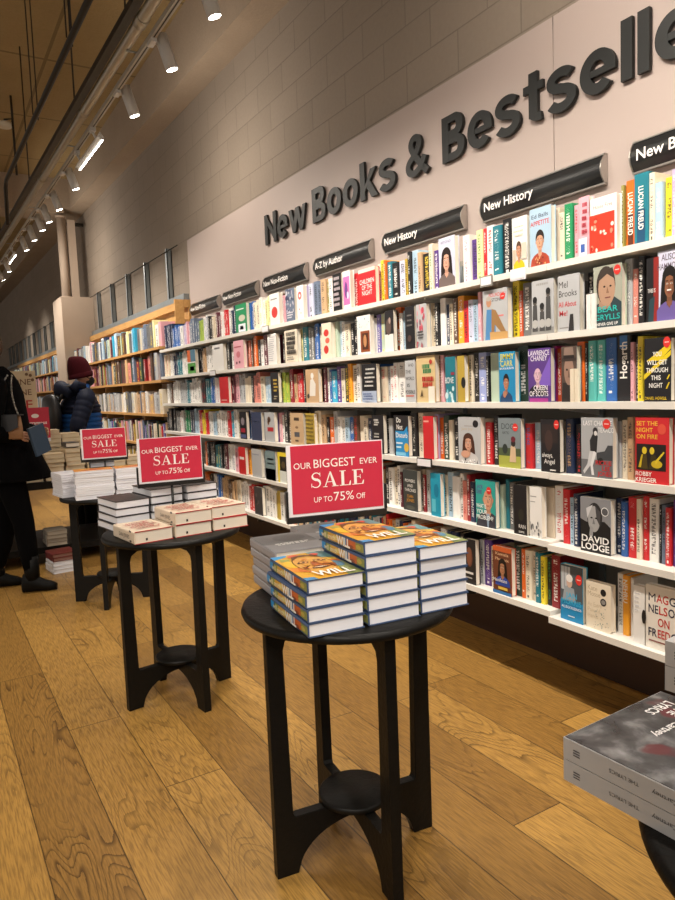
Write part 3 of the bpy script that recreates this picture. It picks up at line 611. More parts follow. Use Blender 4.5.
ART = {
 'tealface': ('green', 'teal green face-out cover with a pale boat shape, left end of top shelf', 'teal green cover', [('e', .6, .5, .3, .12, 'c9c3b0'), ('r', .1, .8, .8, .84, 'dfe9e0'), ('r', .25, .02, .9, .3, 'e9edf4'), ('r', .4, .1, .7, .22, '5f7fb8')]),
 'redcircle': ('white', 'white face-out cover with one red circle on top shelf', 'red circle cover', [('e', .5, .4, .3, .18, 'c93a34'), ('r', .15, .8, .8, .84, '8a8a8a')]),
 'greyfloral': ('slate', 'slate grey face-out cover with pale floral pattern on top shelf', 'grey floral cover', dots(30, .05, .3, .95, .97, .07, ['a7a4b8', '3d4160', 'c9c6cc'], 3)+lines(3, .15, .9, .08, .3, 'e4e2ea', 4)),
 'redflower': ('white', 'white face-out cover with red flower burst above red specks on top shelf', 'red flower cover', [('e', .5, .7, .28, .12, 'd8575a'), ('e', .5, .7, .12, .05, 'f0e4e0'), ('e', .4, .3, .05, .03, 'c23a3a'), ('e', .6, .18, .05, .03, 'c23a3a')]),
 'darkpattern': ('black', 'dark face-out cover crowded with pale lettering shapes on top shelf', 'dark lettered cover', lines(6, .1, .95, .1, .95, 'b0a4a8', 5, .04)),
 'pinkart': ('white', 'white face-out cover with pink and purple figure on top shelf', 'pink figure cover', [('r', .1, .1, .9, .85, 'd96fae'), ('e', .45, .5, .2, .22, '6c3f86'), ('e', .65, .35, .12, .1, 'efd3e4')]),
 'childred': ('red', 'red face-out cover with big white four line title on top shelf', 'red title cover', [('r', 0, .9, 1, 1, 'e5d6c6'), ('t', 'CHILDREN', .5, .58, .026, 'f4efe9', 'c', .85), ('t', 'OF THE', .5, .42, .026, 'f4efe9', 'c', .6), ('t', 'NIGHT', .5, .26, .026, 'f4efe9', 'c', .6)]),
 'womanwhite': ('lavender', 'pale lavender face-out cover with a dark long haired woman on top shelf', 'dark haired woman cover', person_art(.5, .0, .82, 'd8a48c', '241816', '6d5f5c', True)+[('t', 'BEYOND', .5, .88, .012, '8a8aa0', 'c', .6)]),
 'tastewhite': ('white', 'white face-out food memoir cover with a person in yellow on top shelf', 'yellow shirt cover', lines(3, .15, .85, .62, .86, 'c9c2a8', 9, .012)+[('r', .1, .1, .3, .4, 'c8b8a4'), ('r', .65, .2, .98, .5, 'd6c9b8')]+person_art(.5, .0, .58, 'c98f70', '5a4030', 'e0b81e')),
 'ballsblue': ('pale_blue', 'pale blue face-out cover with a smiling boy in a red patterned top', 'pale blue boy cover', [('t', 'Ed Balls', .5, .83, .016, '3a3f56', 'c', .75), ('t', 'APPETITE', .5, .7, .019, 'c8322c', 'c', .86, .02)]+person_art(.5, .0, .66, 'd9a283', '2c2320', 'a8452e')+dots(14, .25, .02, .75, .15, .025, ['e0b07a', '6a2a22'], 8)),
 'pinkcover': ('pink', 'pink face-out cover with dark red letters and a white and blue sticker', 'pink sticker cover', lines(5, .35, .9, .35, .92, 'a22b3c', 12, .035)+[('r', .1, .0, .85, .3, 'e9e4ea'), ('r', .28, .06, .65, .2, '3f62ae')]),
 'fires': ('white', 'white face-out poetry cover with a large red square on top shelf', 'red square cover', [('t', 'House Fires', .5, .8, .015, 'c46a62', 'c', .7, 0), ('r', .0, .0, .93, .7, 'd23a26')]+dots(16, .08, .05, .85, .62, .05, ['f0d8cc', 'e98a70', 'b02a1c'], 21)),
 'greenorange': ('white', 'white face-out cover with green block and orange block on second shelf', 'green and orange cover', [('r', 0, 0, 1, .45, '4f9440'), ('r', .0, .5, .4, 1, 'd3652e'), ('r', .4, .5, 1, 1, '4d7890'), ('r', .3, .12, .8, .3, 'e6ead8')]),
 'whitelist': ('white', 'white face-out cover with a column of dark words on second shelf', 'dark word list cover', lines(7, .2, .9, .15, .92, '3a3c44', 14, .03)),
 'pinkcov': ('pink', 'salmon pink face-out cover with small dark marks on second shelf', 'salmon pink cover', [('r', .1, .75, .8, .8, 'b0525c'), ('e', .3, .2, .08, .05, '6a2c38'), ('e', .6, .22, .08, .05, '6a2c38'), ('e', .5, .5, .2, .12, 'c9707c')]),
 'listwhite': ('white', 'white face-out cover of fine grey text lines on second shelf', 'grey text cover', lines(12, .15, .85, .1, .92, 'a9a9b0', 15, .012)),
 'creamletters': ('cream', 'cream face-out cover with big black brush lettering on second shelf', 'black brush lettering cover', lines(5, .1, .95, .25, .95, '2a2826', 16, .06)+lines(2, .2, .85, .05, .2, '8a857c', 17)),
 'redshapes': ('cream', 'cream face-out cover with red petal shapes on second shelf', 'red petal cover', [('e', .5, .72, .26, .1, 'c8342a'), ('e', .6, .5, .22, .08, 'd8604c'), ('e', .45, .25, .24, .12, 'c8342a')]),
 'brownpic': ('white', 'white face-out cover with framed brown picture on second shelf', 'brown picture cover', dots(12, .05, .65, .95, .96, .03, ['8fb0b4', 'c9d4d2'], 31)+[('r', .3, .06, .95, .6, '8f4a24'), ('r', .42, .12, .84, .54, '4a2415'), ('e', .62, .34, .12, .16, 'c08a5a')]),
 'darkwhite': ('black', 'black face-out cover with white lower third on second shelf', 'half white black cover', [('r', 0, 0, 1, .42, 'e8e4de'), ('e', .45, .6, .3, .2, '5a4a44'), ('e', .6, .75, .12, .08, 'a08a80')]),
 'blackcov': ('black', 'black face-out cover with faint pale title on second shelf', 'plain black cover', lines(3, .2, .85, .5, .85, '6f6a66', 33, .02)+[('e', .5, .25, .2, .08, '4a3a36')]),
 'floralred': ('silver', 'pale grey face-out cover with scattered red petals on second shelf', 'grey cover with red petals', dots(16, .1, .45, .95, .95, .08, ['c0485a', 'd88a94', '7d5560'], 35)+lines(3, .15, .9, .2, .4, '3f3a3c', 36, .02)+dots(6, .1, .02, .9, .15, .07, ['8a6a70', 'b0525c'], 37)),
 'stone': ('silver', 'pale grey face-out cover with a man in a blue top and brown jacket', 'brown jacket man cover', [('t', 'BOURDAIN', .6, .86, .015, 'c9302c', 'c', .66), ('t', 'IN STONE', .5, .76, .015, '2a2a2c', 'c', .55)]+[('r', .62, .45, .85, .48, 'd07a78'), ('p', [(.1, 0), (.55, 0), (.5, .6), (.18, .62)], '4f86b8'), ('p', [(.38, .62), (.55, .58), (.95, .12), (.8, .1), (.5, .3), (.45, .05), (.35, .05)], '9a7448'), ('p', [(.3, 0), (1, 0), (1, .14), (.3, .16)], 'c49a5e'), ('e', .27, .76, .1, .1, 'b98767'), ('e', .27, .83, .1, .05, 'b0a89c')]+STK(.82, .84, .1)),
 'kids': ('silver', 'pale face-out cover with a grey photograph of standing children', 'grey children photo cover', lines(1, .2, .8, .9, .95, '9a9a98', 41)+[('r', 0, .0, 1, .12, '8d8d8a')]+[z for x, hh in ((.18, .55), (.5, .42), (.78, .68)) for z in (('p', [(x-.12, .06), (x+.12, .06), (x+.09, hh), (x-.09, hh)], '4a4a4a'), ('e', x, hh+.06, .09, .07, '5c5650'), ('e', x, hh+.1, .1, .06, '1e1e1e'), ('e', x, .2, .14, .08, 'b5b5b2'))]),
 'brooks': ('silver', 'pale grey face-out memoir cover with black name over red script', 'grey memoir cover with red script', [('t', 'Mel', .08, .78, .026, '34302e', 'l', .4, 0), ('t', 'Brooks', .08, .62, .026, '34302e', 'l', .8, 0), ('t', 'All About', .06, .44, .022, 'c32a32', 'l', .8), ('t', 'Me!', .1, .28, .022, 'c32a32', 'l', .36), ('r', .1, .06, .5, .08, '8a8684'), ('p', [(.5, 0), (.75, 0), (.72, .3), (.58, .3)], '2c2a2c')]),
 'bear': ('sage', 'grey green face-out cover with huge man portrait and turquoise name', 'turquoise name cover', [('r', 0, 0, 1, 1, 'a2a596')]+[('p', [(.0, 0), (1, 0), (1, .38), (.75, .48), (.3, .42), (0, .36)], '2f4046'), ('r', .2, .3, .62, .52, 'a5836c'), ('e', .45, .68, .34, .31, '3a302a'), ('e', .48, .63, .3, .29, 'b08d74'), ('p', [(.16, .75), (.3, .95), (.7, .95), (.78, .76), (.5, .86)], '3d332d'), ('e', .4, .66, .04, .015, '231c18'), ('e', .62, .66, .04, .015, '231c18'), ('p', [(.5, .66), (.57, .55), (.47, .55)], '8d6a54'), ('r', .42, .47, .62, .49, '7b4a44'), ('t', 'BEAR', .52, .25, .021, '29b8b0', 'c', .72, .03), ('t', 'GRYLLS', .5, .12, .021, '29b8b0', 'c', .9, .03), ('t', 'NEVER GIVE UP', .5, .03, .011, 'f1efe9', 'c', .76)]+STK(.86, .9, .12)),
 'thisis': ('black', 'black face-out cover shading to red with a small white title', 'black and red cover', [('r', .6, 0, 1, 1, '8d2620'), ('p', [(.2, .0), (.6, 0), (.7, .4), (.3, .35)], '274048'), ('t', 'THIS IS', .45, .46, .014, 'e9e7e3', 'c', .6)]),
 'alison': ('lavender', 'pale lilac face-out cover with a smiling woman with black bob hair', 'smiling woman cover', [('t', 'ALISON', .52, .86, .022, '5a4a5c', 'c', .7, .02), ('t', 'HAMMOND', .5, .73, .022, '5a4a5c', 'c', .96, .02)]+person_art(.48, .0, .8, '8a5a40', '17110f', '6a5a9c', True)+[('r', .4, .42, .56, .44, 'f4efe9')]),
 'redcov': ('red', 'solid red face-out cover with small pale line on third shelf', 'solid red cover', [('r', .2, .1, .8, .13, 'efd6cc')]),
 'blackgold': ('black', 'black face-out cover with small gold words on third shelf', 'black and gold cover', lines(4, .35, .95, .35, .8, 'c9a846', 51, .03)+lines(2, .4, .9, .1, .25, 'b0a486', 52)),
 'tansketch': ('tan', 'tan face-out cover with white sketched figure on third shelf', 'white sketch figure cover', [('e', .55, .8, .12, .09, 'e8e4dc'), ('p', [(.3, .2), (.75, .2), (.8, .55), (.6, .72), (.4, .68), (.35, .5)], 'e4dfd6'), ('e', .2, .2, .1, .07, '3a342c')]),
 'blackblue': ('black', 'black face-out cover with slanted white words above a pale blue base', 'black cover with pale blue base', [('r', 0, 0, 1, .3, 'a9b6cc')]+lines(5, .2, .95, .38, .92, 'd8d6d0', 54, .022)+lines(3, .1, .9, .06, .26, '5a6a94', 55, .02)),
 'world': ('silver', 'pale grey face-out cover with bold black stacked words on third shelf', 'stacked black words cover', [('t', 'AND', .62, .85, .016, '3a3a3a', 'c', .5), ('t', 'THE', .35, .69, .018, '2a2a2a', 'c', .5), ('t', 'WORLD', .5, .53, .018, '2a2a2a', 'c', .8), ('t', 'IS', .35, .37, .018, '2a2a2a', 'c', .24), ('t', 'POSSIBLE', .5, .21, .018, '2a2a2a', 'c', .9), ('r', .1, .14, .85, .17, 'c8604c')]),
 'broken': ('tan', 'tan face-out cover with ornate green and red lettering on third shelf', 'ornate green and red lettering cover', [('r', 0, 0, 1, 1, 'd3b987')]+lines(2, .3, .8, .62, .82, '2f7a4c', 57, .045)+lines(2, .25, .95, .32, .56, 'b0352a', 58, .05)+[('e', .8, .86, .08, .05, 'b0352a'), ('p', [(.2, .12), (.35, .14), (.3, .28)], '5a4630'), ('r', .65, .0, .98, .34, 'e8e2d4')]),
 'tealcov': ('teal', 'teal face-out cover with white title over pale ice shapes', 'teal ice cover', dots(12, .1, .0, .9, .3, .12, ['7fc0cc', 'd2e6ea', '4a98ac'], 61)+[('t', 'BONE', .45, .42, .03, 'e9eeee', 'c', .8)]+[('r', .6, .6, .95, .66, '8a3244')]),
 'olivecov': ('gold', 'dull gold face-out cover with a half black disc on third shelf', 'gold cover with black disc', [('e', .85, .42, .3, .12, '1d1c18')]),
 'jimmy': ('cyan', 'bright blue face-out cover with man in suit and yellow name', 'blue suited man cover', [('r', 0, 0, 1, 1, '1f86b8'), ('t', 'JIMMY', .5, .85, .026, 'e2d33a', 'c', .9, .02), ('t', 'CARR', .48, .71, .026, 'e2d33a', 'c', .76, .02), ('t', 'BEFORE & LAUGHTER', .5, .65, .009, 'eef2f4', 'c', .9)]+person_art(.45, .0, .6, 'b98062', '1d1714', '24466e')+[('e', .36, .16, .1, .07, 'b98062')]),
 'queen': ('purple', 'purple face-out cover with pale bald portrait and big white title', 'purple portrait cover', [('p', [(.4, .3), (1, .3), (1, .85)], '7d5cc0'), ('t', 'LAWRENCE', .5, .87, .021, 'e9e4ee', 'c', .92, .02), ('t', 'CHANEY', .5, .77, .021, 'e9e4ee', 'c', .72, .02)]+person_art(.45, .12, .6, 'd9b4c4', '241826', '1a1420', bald=True)+[('t', 'QUEEN', .58, .22, .021, 'f4f1f4', 'c', .6, .03), ('t', 'OF SCOTS', .5, .11, .021, 'f4f1f4', 'c', .82, .03), ('r', .1, .0, .9, .07, 'a83a8c')]),
 'hat': ('grey', 'sepia face-out cover with a man in a brimmed hat', 'brimmed hat cover', [('r', 0, 0, 1, 1, '51423a'), ('p', [(0, 0), (1, 0), (.9, .35), (.1, .35)], '2c2624'), ('e', .5, .56, .32, .26, '9a7c6c'), ('r', .02, .73, .98, .79, '3a2e2a'), ('p', [(.15, .78), (.85, .78), (.78, .98), (.22, .98)], '8a7468'), ('r', .15, .78, .85, .84, '241c1a'), ('e', .38, .58, .06, .02, '201815'), ('e', .64, .58, .06, .02, '201815'), ('p', [(.5, .58), (.58, .44), (.44, .44)], '735a4c')]),
 'night': ('black', 'black and yellow striped face-out cover with white five line title', 'black and yellow striped cover', [('p', [(0, .42), (0, .34), (1, .72), (1, .8)], 'e3c81f'), ('p', [(.1, .64), (.6, .64), (1, .82), (1, .93)], 'e3c81f'), ('p', [(.85, .35), (.9, .35), (.98, .42), (.93, .42)], 'e3c81f'), ('p', [(.82, .2), (.87, .2), (.97, .3), (.92, .3)], 'e3c81f'), ('t', 'YOU', .5, .71, .0165, 'f4f2ec', 'c', .32, .03), ('t', 'WILL GET', .5, .58, .0165, 'f4f2ec', 'c', .74, .03), ('t', 'THROUGH', .5, .46, .0165, 'f4f2ec', 'c', .8, .03), ('t', 'THIS', .46, .34, .0165, 'f4f2ec', 'c', .36, .03), ('t', 'NIGHT', .46, .22, .0165, 'f4f2ec', 'c', .5, .03), ('t', 'DANIEL HOWELL', .46, .03, .011, 'd9b92a', 'c', .8)]+STK(.86, .92, .13)),
 'darkred1': ('black', 'dark face-out cover with small red block on fourth shelf', 'dark cover with red block', [('r', .2, .25, .8, .4, 'a5263a'), ('e', .5, .65, .25, .15, '8a8088'), ('r', .1, .05, .9, .18, '55608a')]),
 'nightblue': ('slate', 'dim blue grey face-out cover with faint pale lines on fourth shelf', 'dim blue cover', [('r', 0, 0, 1, 1, '363f5c')]+lines(2, .2, .8, .55, .7, '8a93b4', 64, .015)),
 'palefig': ('silver', 'pale face-out cover with a black and red clothed figure on fourth shelf', 'black and red figure cover', [('p', [(.5, .02), (.85, .02), (.8, .6), (.55, .62)], '1f1b1d'), ('r', .3, .36, .9, .5, 'b52a30'), ('e', .5, .76, .16, .1, '5a4030'), ('e', .42, .66, .1, .08, '7a5640')]),
 'tancov': ('tan', 'tan face-out cover with dark stamp and small dark title on fourth shelf', 'tan stamp cover', [('r', 0, 0, 1, 1, 'c9aa84'), ('r', .3, .76, .7, .86, '4a3a2c'), ('r', .3, .25, .7, .4, '55565c'), ('e', .5, .55, .12, .04, '8a6a4c'), ('r', .35, .1, .6, .16, '6a543e')]),
 'goldpat': ('gold', 'black and gold patterned face-out cover on fourth shelf', 'gold pattern cover', [z for i in range(6) for j in range(8) for z in [('e', .1+.16*i, .08+.12*j, .045, .03, '2b2717')]]),
 'blacktext': ('black', 'black face-out cover with small white words on fourth shelf', 'small white words cover', lines(3, .2, .7, .72, .9, 'c9c6c0', 67, .02)+lines(2, .2, .8, .4, .55, 'bdbab4', 68, .02)),
 'disturb': ('black', 'black face-out cover with white title over bright blue, small sun below', 'blue and black title cover', [('r', 0, 0, 1, .62, '2b8fcb'), ('r', 0, .0, .1, 1, '1d1c1e'), ('r', .1, .62, 1, 1, '242224'), ('p', [(.1, .62), (.7, .62), (.95, .75), (.95, .4), (.1, .3)], '2b8fcb'), ('e', .85, .22, .16, .11, 'd9b54a'), ('t', 'Do', .2, .83, .027, 'f4f2ec', 'l', .3, .02), ('t', 'Not', .2, .66, .027, 'f4f2ec', 'l', .42, .02), ('t', 'Disturb', .14, .46, .027, 'f4f2ec', 'l', .8, .02), ('r', .15, .3, .6, .34, 'd9ecf4'), ('r', .15, .2, .5, .24, 'd9ecf4'), ('r', .1, .02, .8, .1, '7cc4e4')]),
 'redcov2': ('red', 'plain bright red face-out cover on fourth shelf', 'bright red cover', [('r', .1, .86, .6, .9, 'e9a090')]),
 'curly': ('silver', 'pale grey face-out cover with a brown curly haired woman hugging herself', 'brown curly hair cover', [('r', .3, .8, .7, .82, 'a09a98'), ('t', 'Jane Joy', .42, .72, .014, 'bba88c', 'c', .5, 0), ('e', .8, .86, .12, .08, '1b1a1c')]+person_art(.48, .02, .66, 'd3a086', '4a2a1c', 'c9c6c4', True)+[('e', .35, .2, .2, .08, 'd3a086')]+dots(20, .1, .0, .9, .1, .025, ['3c3a3c', 'efefef'], 71)),
 'dog': ('slate', 'grey green face-out cover with pale dog sitting on yellow grass', 'pale dog cover', [('r', 0, 0, 1, .24, 'a9ad4c'), ('r', 0, .24, 1, .4, '4c5a3c'), ('r', 0, .4, 1, 1, '7b868a'), ('t', 'DOG', .15, .78, .026, '3c4448', 'l', .55, 0), ('t', 'RATIO', .2, .68, .012, '3c4448', 'l', .3), ('e', .3, .38, .12, .1, '2c3430'), ('p', [(.5, .12), (.8, .12), (.78, .4), (.66, .5), (.56, .42)], 'd0b592'), ('e', .68, .5, .1, .07, '2c2624'), ('e', .68, .58, .1, .06, '6a2430')]+STK(.78, .82, .12)),
 'always': ('black', 'black face-out cover with white handwritten title low down', 'black handwritten title cover', [('r', .1, .55, .9, .9, '2c2220'), ('e', .45, .6, .2, .2, '3d2c28'), ('t', 'always,', .1, .28, .02, 'eceae6', 'l', .55, .01), ('t', 'Angel', .2, .16, .02, 'eceae6', 'l', .55, .01), ('r', .5, .03, .8, .055, 'd9d6d2')]+STK(.85, .9, .13)),
 'texaco': ('silver', 'black and white face-out cover of a strolling woman by a car', 'strolling woman by car cover', [('r', 0, 0, 1, 1, 'a7a9ac'), ('r', 0, 0, 1, .3, '6d6f72'), ('p', [(.5, .3), (1, .3), (1, .55), (.85, .55), (.75, .45), (.5, .42)], '3f4246'), ('e', .62, .28, .09, .06, '1f2022'), ('p', [(.3, .42), (.5, .42), (.54, .7), (.4, .75), (.28, .62)], '26272a'), ('e', .46, .78, .08, .06, '2a2a2c'), ('e', .47, .74, .05, .04, 'd8d6d4'), ('p', [(.28, .44), (.45, .44), (.3, .2), (.1, .05), (.06, .1), (.2, .22)], 'c9cacc'), ('p', [(.4, .44), (.5, .42), (.38, .2), (.42, .04), (.34, .04), (.3, .2)], 'dcdcde'), ('t', 'LAST CHANCE', .08, .87, .019, 'f0efee', 'l', .9, .0), ('t', 'TEXACO', .55, .76, .019, 'f0efee', 'l', .5, .0), ('t', 'RICKIE', .72, .22, .017, 'c3252b', 'c', .5, .03), ('t', 'LEE', .8, .13, .017, 'c3252b', 'c', .25, .03), ('t', 'JONES', .75, .04, .017, 'c3252b', 'c', .44, .03)]+STK(.82, .9, .12)),
 'fire': ('red', 'red face-out cover with two yellow and black musicians in a picture', 'yellow musicians cover', [('t', 'SET THE', .06, .88, .016, 'e8b83a', 'l', .62, .03), ('t', 'NIGHT', .06, .78, .016, 'e8b83a', 'l', .48, .03), ('t', 'ON FIRE', .06, .68, .016, 'e8b83a', 'l', .62, .03), ('e', .8, .83, .12, .08, 'd8503c'), ('r', .06, .2, .92, .6, '1b1512'), ('p', [(.12, .22), (.4, .22), (.36, .44), (.28, .5), (.18, .4)], '4a3d12'), ('e', .3, .5, .07, .055, 'd9c02c'), ('e', .52, .5, .07, .055, 'd9c02c'), ('p', [(.42, .22), (.75, .22), (.62, .44), (.5, .44)], '3a300f'), ('e', .66, .3, .16, .06, 'c9ae24'), ('p', [(.6, .34), (.86, .5), (.88, .48), (.64, .3)], 'd9c02c'), ('p', [(.12, .24), (.2, .24), (.26, .44), (.22, .44)], 'c9ae24'), ('t', 'ROBBY', .04, .11, .0155, 'f2ece4', 'l', .48, .03), ('t', 'KRIEGER', .04, .02, .0155, 'f2ece4', 'l', .62, .03)]),
 'redcov3': ('red', 'red face-out cover with small white word on fifth shelf', 'red fifth shelf cover', [('r', .2, .55, .85, .65, 'f0e4de')]),
 'greyblue2': ('silver', 'pale blue grey face-out cover with thin purple figure on fifth shelf', 'pale cover with purple figure', [('p', [(.65, .1), (.8, .1), (.85, .5), (.7, .6)], '6a5a8c'), ('r', .1, .8, .8, .83, '8a8fa0')]),
 'greyteal': ('slate', 'grey teal face-out cover with orange shape below and pale title', 'grey teal cover', [('r', 0, 0, 1, 1, '7a8f92'), ('r', .2, .7, .85, .76, 'dfe4e0'), ('r', .2, .55, .85, .6, 'dfe4e0'), ('r', 0, 0, 1, .4, '33383a'), ('p', [(.1, .05), (.4, .05), (.75, .35), (.6, .42)], 'd06a2c')]),
 'yellowblack': ('yellow', 'yellow face-out cover framing a black panel on fifth shelf', 'yellow frame cover', [('r', .25, .1, .95, .88, '1e1d1c'), ('e', .6, .6, .2, .12, '5a4c30'), ('r', .2, .0, .9, .4, 'd9ded8')]),
 'booze': ('grey', 'dark grey face-out cover with stacked white words and orange name', 'dark cover with orange name', [('r', 0, 0, 1, 1, '3d403e'), ('t', 'POWERS', .5, .7, .017, 'e2dfd8', 'c', .7), ('t', 'AND', .5, .58, .017, 'e2dfd8', 'c', .4), ('t', 'THRONES', .5, .47, .017, 'e2dfd8', 'c', .8), ('t', 'DAN', .5, .32, .016, 'cf9230', 'c', .4), ('t', 'JONES', .5, .22, .016, 'cf9230', 'c', .55), ('e', .5, .08, .3, .05, '55564e')]),
 'cyancov': ('cyan', 'turquoise blue face-out cover fading lighter on fifth shelf', 'turquoise cover', [('r', 0, 0, 1, 1, '1f96b4'), ('r', .1, .1, .5, .4, '5cc0d4'), ('e', .6, .6, .25, .16, '157a9a')]),
 'jack': ('teal', 'teal face-out cover with a bald man in a dark jacket and shirt', 'bald man teal cover', [('r', 0, 0, 1, 1, '2f9d94'), ('t', 'JACK', .04, .82, .017, '5a3a86', 'l', .34, .03), ('t', 'DEE', .04, .71, .017, '5a3a86', 'l', .28, .03)]+person_art(.64, .0, .95, 'd39c7f', '5a4a40', '3a3c46', bald=True)+[('p', [(.55, .3), (.72, .3), (.66, .0), (.6, 0)], '8fa3b8'), ('t', 'WHAT IS', .04, .4, .02, 'eef4f2', 'l', .5, .03), ('t', 'YOUR', .04, .28, .02, 'eef4f2', 'l', .56, .03), ('t', 'PROBLEM?', .04, .16, .02, 'eef4f2', 'l', .86, .03)]+STK(.7, .8, .12)),
 'rain': ('black', 'black face-out cover with small white two line title on fifth shelf', 'black two line title cover', [('e', .6, .4, .2, .12, '2a2a22'), ('t', 'RAIN', .42, .13, .017, 'eceae4', 'l', .5, .0), ('t', 'poems', .42, .04, .012, 'eceae4', 'l', .4, .0)]),
 'whitegrey': ('white', 'white face-out cover with grey paper scraps along the bottom', 'grey scraps cover', [('r', .1, .8, .6, .82, '9a9a98'), ('r', .1, .7, .5, .715, '9a9a98')]+dots(16, .05, .03, .95, .3, .06, ['8a8a88', 'b9b9b6', '55565a'], 78)),
 'lodge': ('silver', 'black and white face-out cover of a thoughtful man, big white two line title', 'thoughtful man portrait cover', [('r', 0, 0, 1, 1, '85868a'), ('p', [(0, 0), (1, 0), (1, .5), (.8, .6), (.2, .55), (0, .6)], '1b1b1d'), ('e', .48, .66, .25, .26, '2a2a2c'), ('e', .46, .62, .2, .24, 'a3a3a4'), ('p', [(.42, .88), (.2, .8), (.24, .62), (.32, .74)], 'c6c6c8'), ('p', [(.5, .86), (.68, .76), (.66, .5), (.55, .62)], '47474a'), ('e', .38, .64, .04, .014, '1a1a1a'), ('e', .53, .64, .04, .014, '1a1a1a'), ('p', [(.45, .64), (.5, .53), (.41, .53)], '77777a'), ('p', [(.3, .3), (.42, .3), (.44, .46), (.34, .5)], '9a9a9c'), ('e', .82, .78, .12, .08, 'e9e9e8'), ('e', .82, .78, .1, .066, '55565a'), ('t', 'DAVID', .5, .19, .026, 'f4f3f0', 'c', .9, .05), ('t', 'LODGE', .5, .05, .026, 'f4f3f0', 'c', .92, .05)]),
 'darkcov': ('grey', 'dark patterned face-out cover on bottom shelf left of the sale sign', 'dark patterned cover', [('r', 0, 0, 1, 1, '3d3a3c')]+dots(12, .1, .1, .9, .9, .1, ['5a5452', '2a282a'], 81)),
 'darkface': ('black', 'near black face-out cover with a shadowed face on bottom shelf', 'shadowed face cover', [('e', .5, .6, .25, .22, '6a4030'), ('e', .45, .62, .2, .2, '7d4d38'), ('r', .05, .22, .8, .27, 'dcdad6'), ('r', .1, .12, .7, .15, 'b0aca8')]),
 'harris': ('rust', 'orange and brown face-out cover with a woman in blue, bottom shelf', 'orange woman in blue cover', [('r', 0, 0, 1, 1, '6a3a26'), ('r', 0, .9, 1, 1, 'c25a2c'), ('t', 'Kamala', .5, .82, .014, 'd8b08a', 'c', .7), ('t', 'Phoenix', .5, .71, .014, 'd8b08a', 'c', .74)]+person_art(.52, .18, .6, 'b07a58', '1d1512', '2c4aa0', True)+[('t', 'Manifesto', .4, .26, .016, 'ece8e0', 'c', .76), ('r', .3, .1, .8, .16, 'd9b54a'), ('r', 0, 0, 1, .07, '2f6fa8')]),
 'jan': ('cyan', 'blue and grey face-out cover with white haired person in front of a window', 'blue and grey window cover', [('r', 0, 0, 1, .36, '1a86bc'), ('r', 0, .36, 1, 1, '4f565c'), ('r', .05, .55, .45, .97, 'b9bec2'), ('r', .18, .55, .2, .97, '5a6066'), ('r', .32, .55, .34, .97, '5a6066'), ('p', [(.1, .36), (.7, .36), (.62, .6), (.2, .62)], '9aa3aa'), ('e', .42, .7, .13, .1, 'd0b09c'), ('e', .42, .77, .15, .07, 'e6e4e0'), ('t', 'JAN', .5, .42, .022, '3fb2dc', 'c', .5, .03), ('t', 'MORRIS', .5, .3, .022, '3fb2dc', 'c', .88, .03), ('t', 'ALLEGORIZINGS', .5, .22, .011, 'eef4f8', 'c', .88), ('r', .35, .08, .65, .1, 'cfe4f0')]+STK(.84, .78, .14)),
 'kate': ('cream', 'cream face-out cover with pale gold title and two black discs', 'cover with two black discs', [('t', 'Kate', .1, .82, .02, 'b9a98c', 'l', .38, 0), ('t', 'Mosse', .1, .7, .02, 'b9a98c', 'l', .5, 0), ('e', .72, .82, .11, .075, '1b1a1b'), ('e', .72, .62, .12, .08, '2c2b2c'), ('e', .72, .62, .08, .05, '8a8784')]+[('t', 'An Extra', .1, .48, .018, 'cfc2a8', 'l', .55, 0), ('t', 'Pair of', .1, .36, .018, 'cfc2a8', 'l', .5, 0), ('t', 'Hands', .1, .24, .018, 'cfc2a8', 'l', .42, 0)]+dots(30, .3, .05, .95, .5, .02, ['a9aaa0', 'c4b49a', '8d9688'], 85)),
 'whiteblk': ('white', 'white face-out cover with small grey print and black arc at the edge', 'white cover with black arc', lines(5, .15, .6, .55, .9, 'c2c2c6', 86, .01)+[('e', .98, .5, .18, .12, '1b1a1b')]),
 'maggie': ('white', 'white face-out cover with large red and navy title cut by the picture edge', 'red and navy title cover', [('r', 0, 0, 1, 1, 'e8e2d8'), ('t', 'M', .07, .75, .031, '1f2440', 'l', .17, .0), ('t', 'AG', .26, .75, .031, 'c3302c', 'l', .29, .03), ('t', 'GIE', .57, .75, .031, '1f2440', 'l', .36, .03), ('t', 'NE', .07, .57, .031, '1f2440', 'l', .24, .03), ('t', 'LS', .33, .57, .031, 'c3302c', 'l', .2, .03), ('t', 'ON', .55, .57, .031, '1f2440', 'l', .3, .03), ('t', 'ON', .44, .38, .031, 'c3302c', 'c', .28, .03), ('t', 'FR', .07, .2, .031, '1f2440', 'l', .21, .03), ('t', 'EED', .3, .2, .031, 'c3302c', 'l', .3, .03), ('t', 'OM', .62, .2, .031, '1f2440', 'l', .32, .03), ('r', .08, .12, .8, .14, '8a4a4a')]+STK(.84, .78, .11)),
}
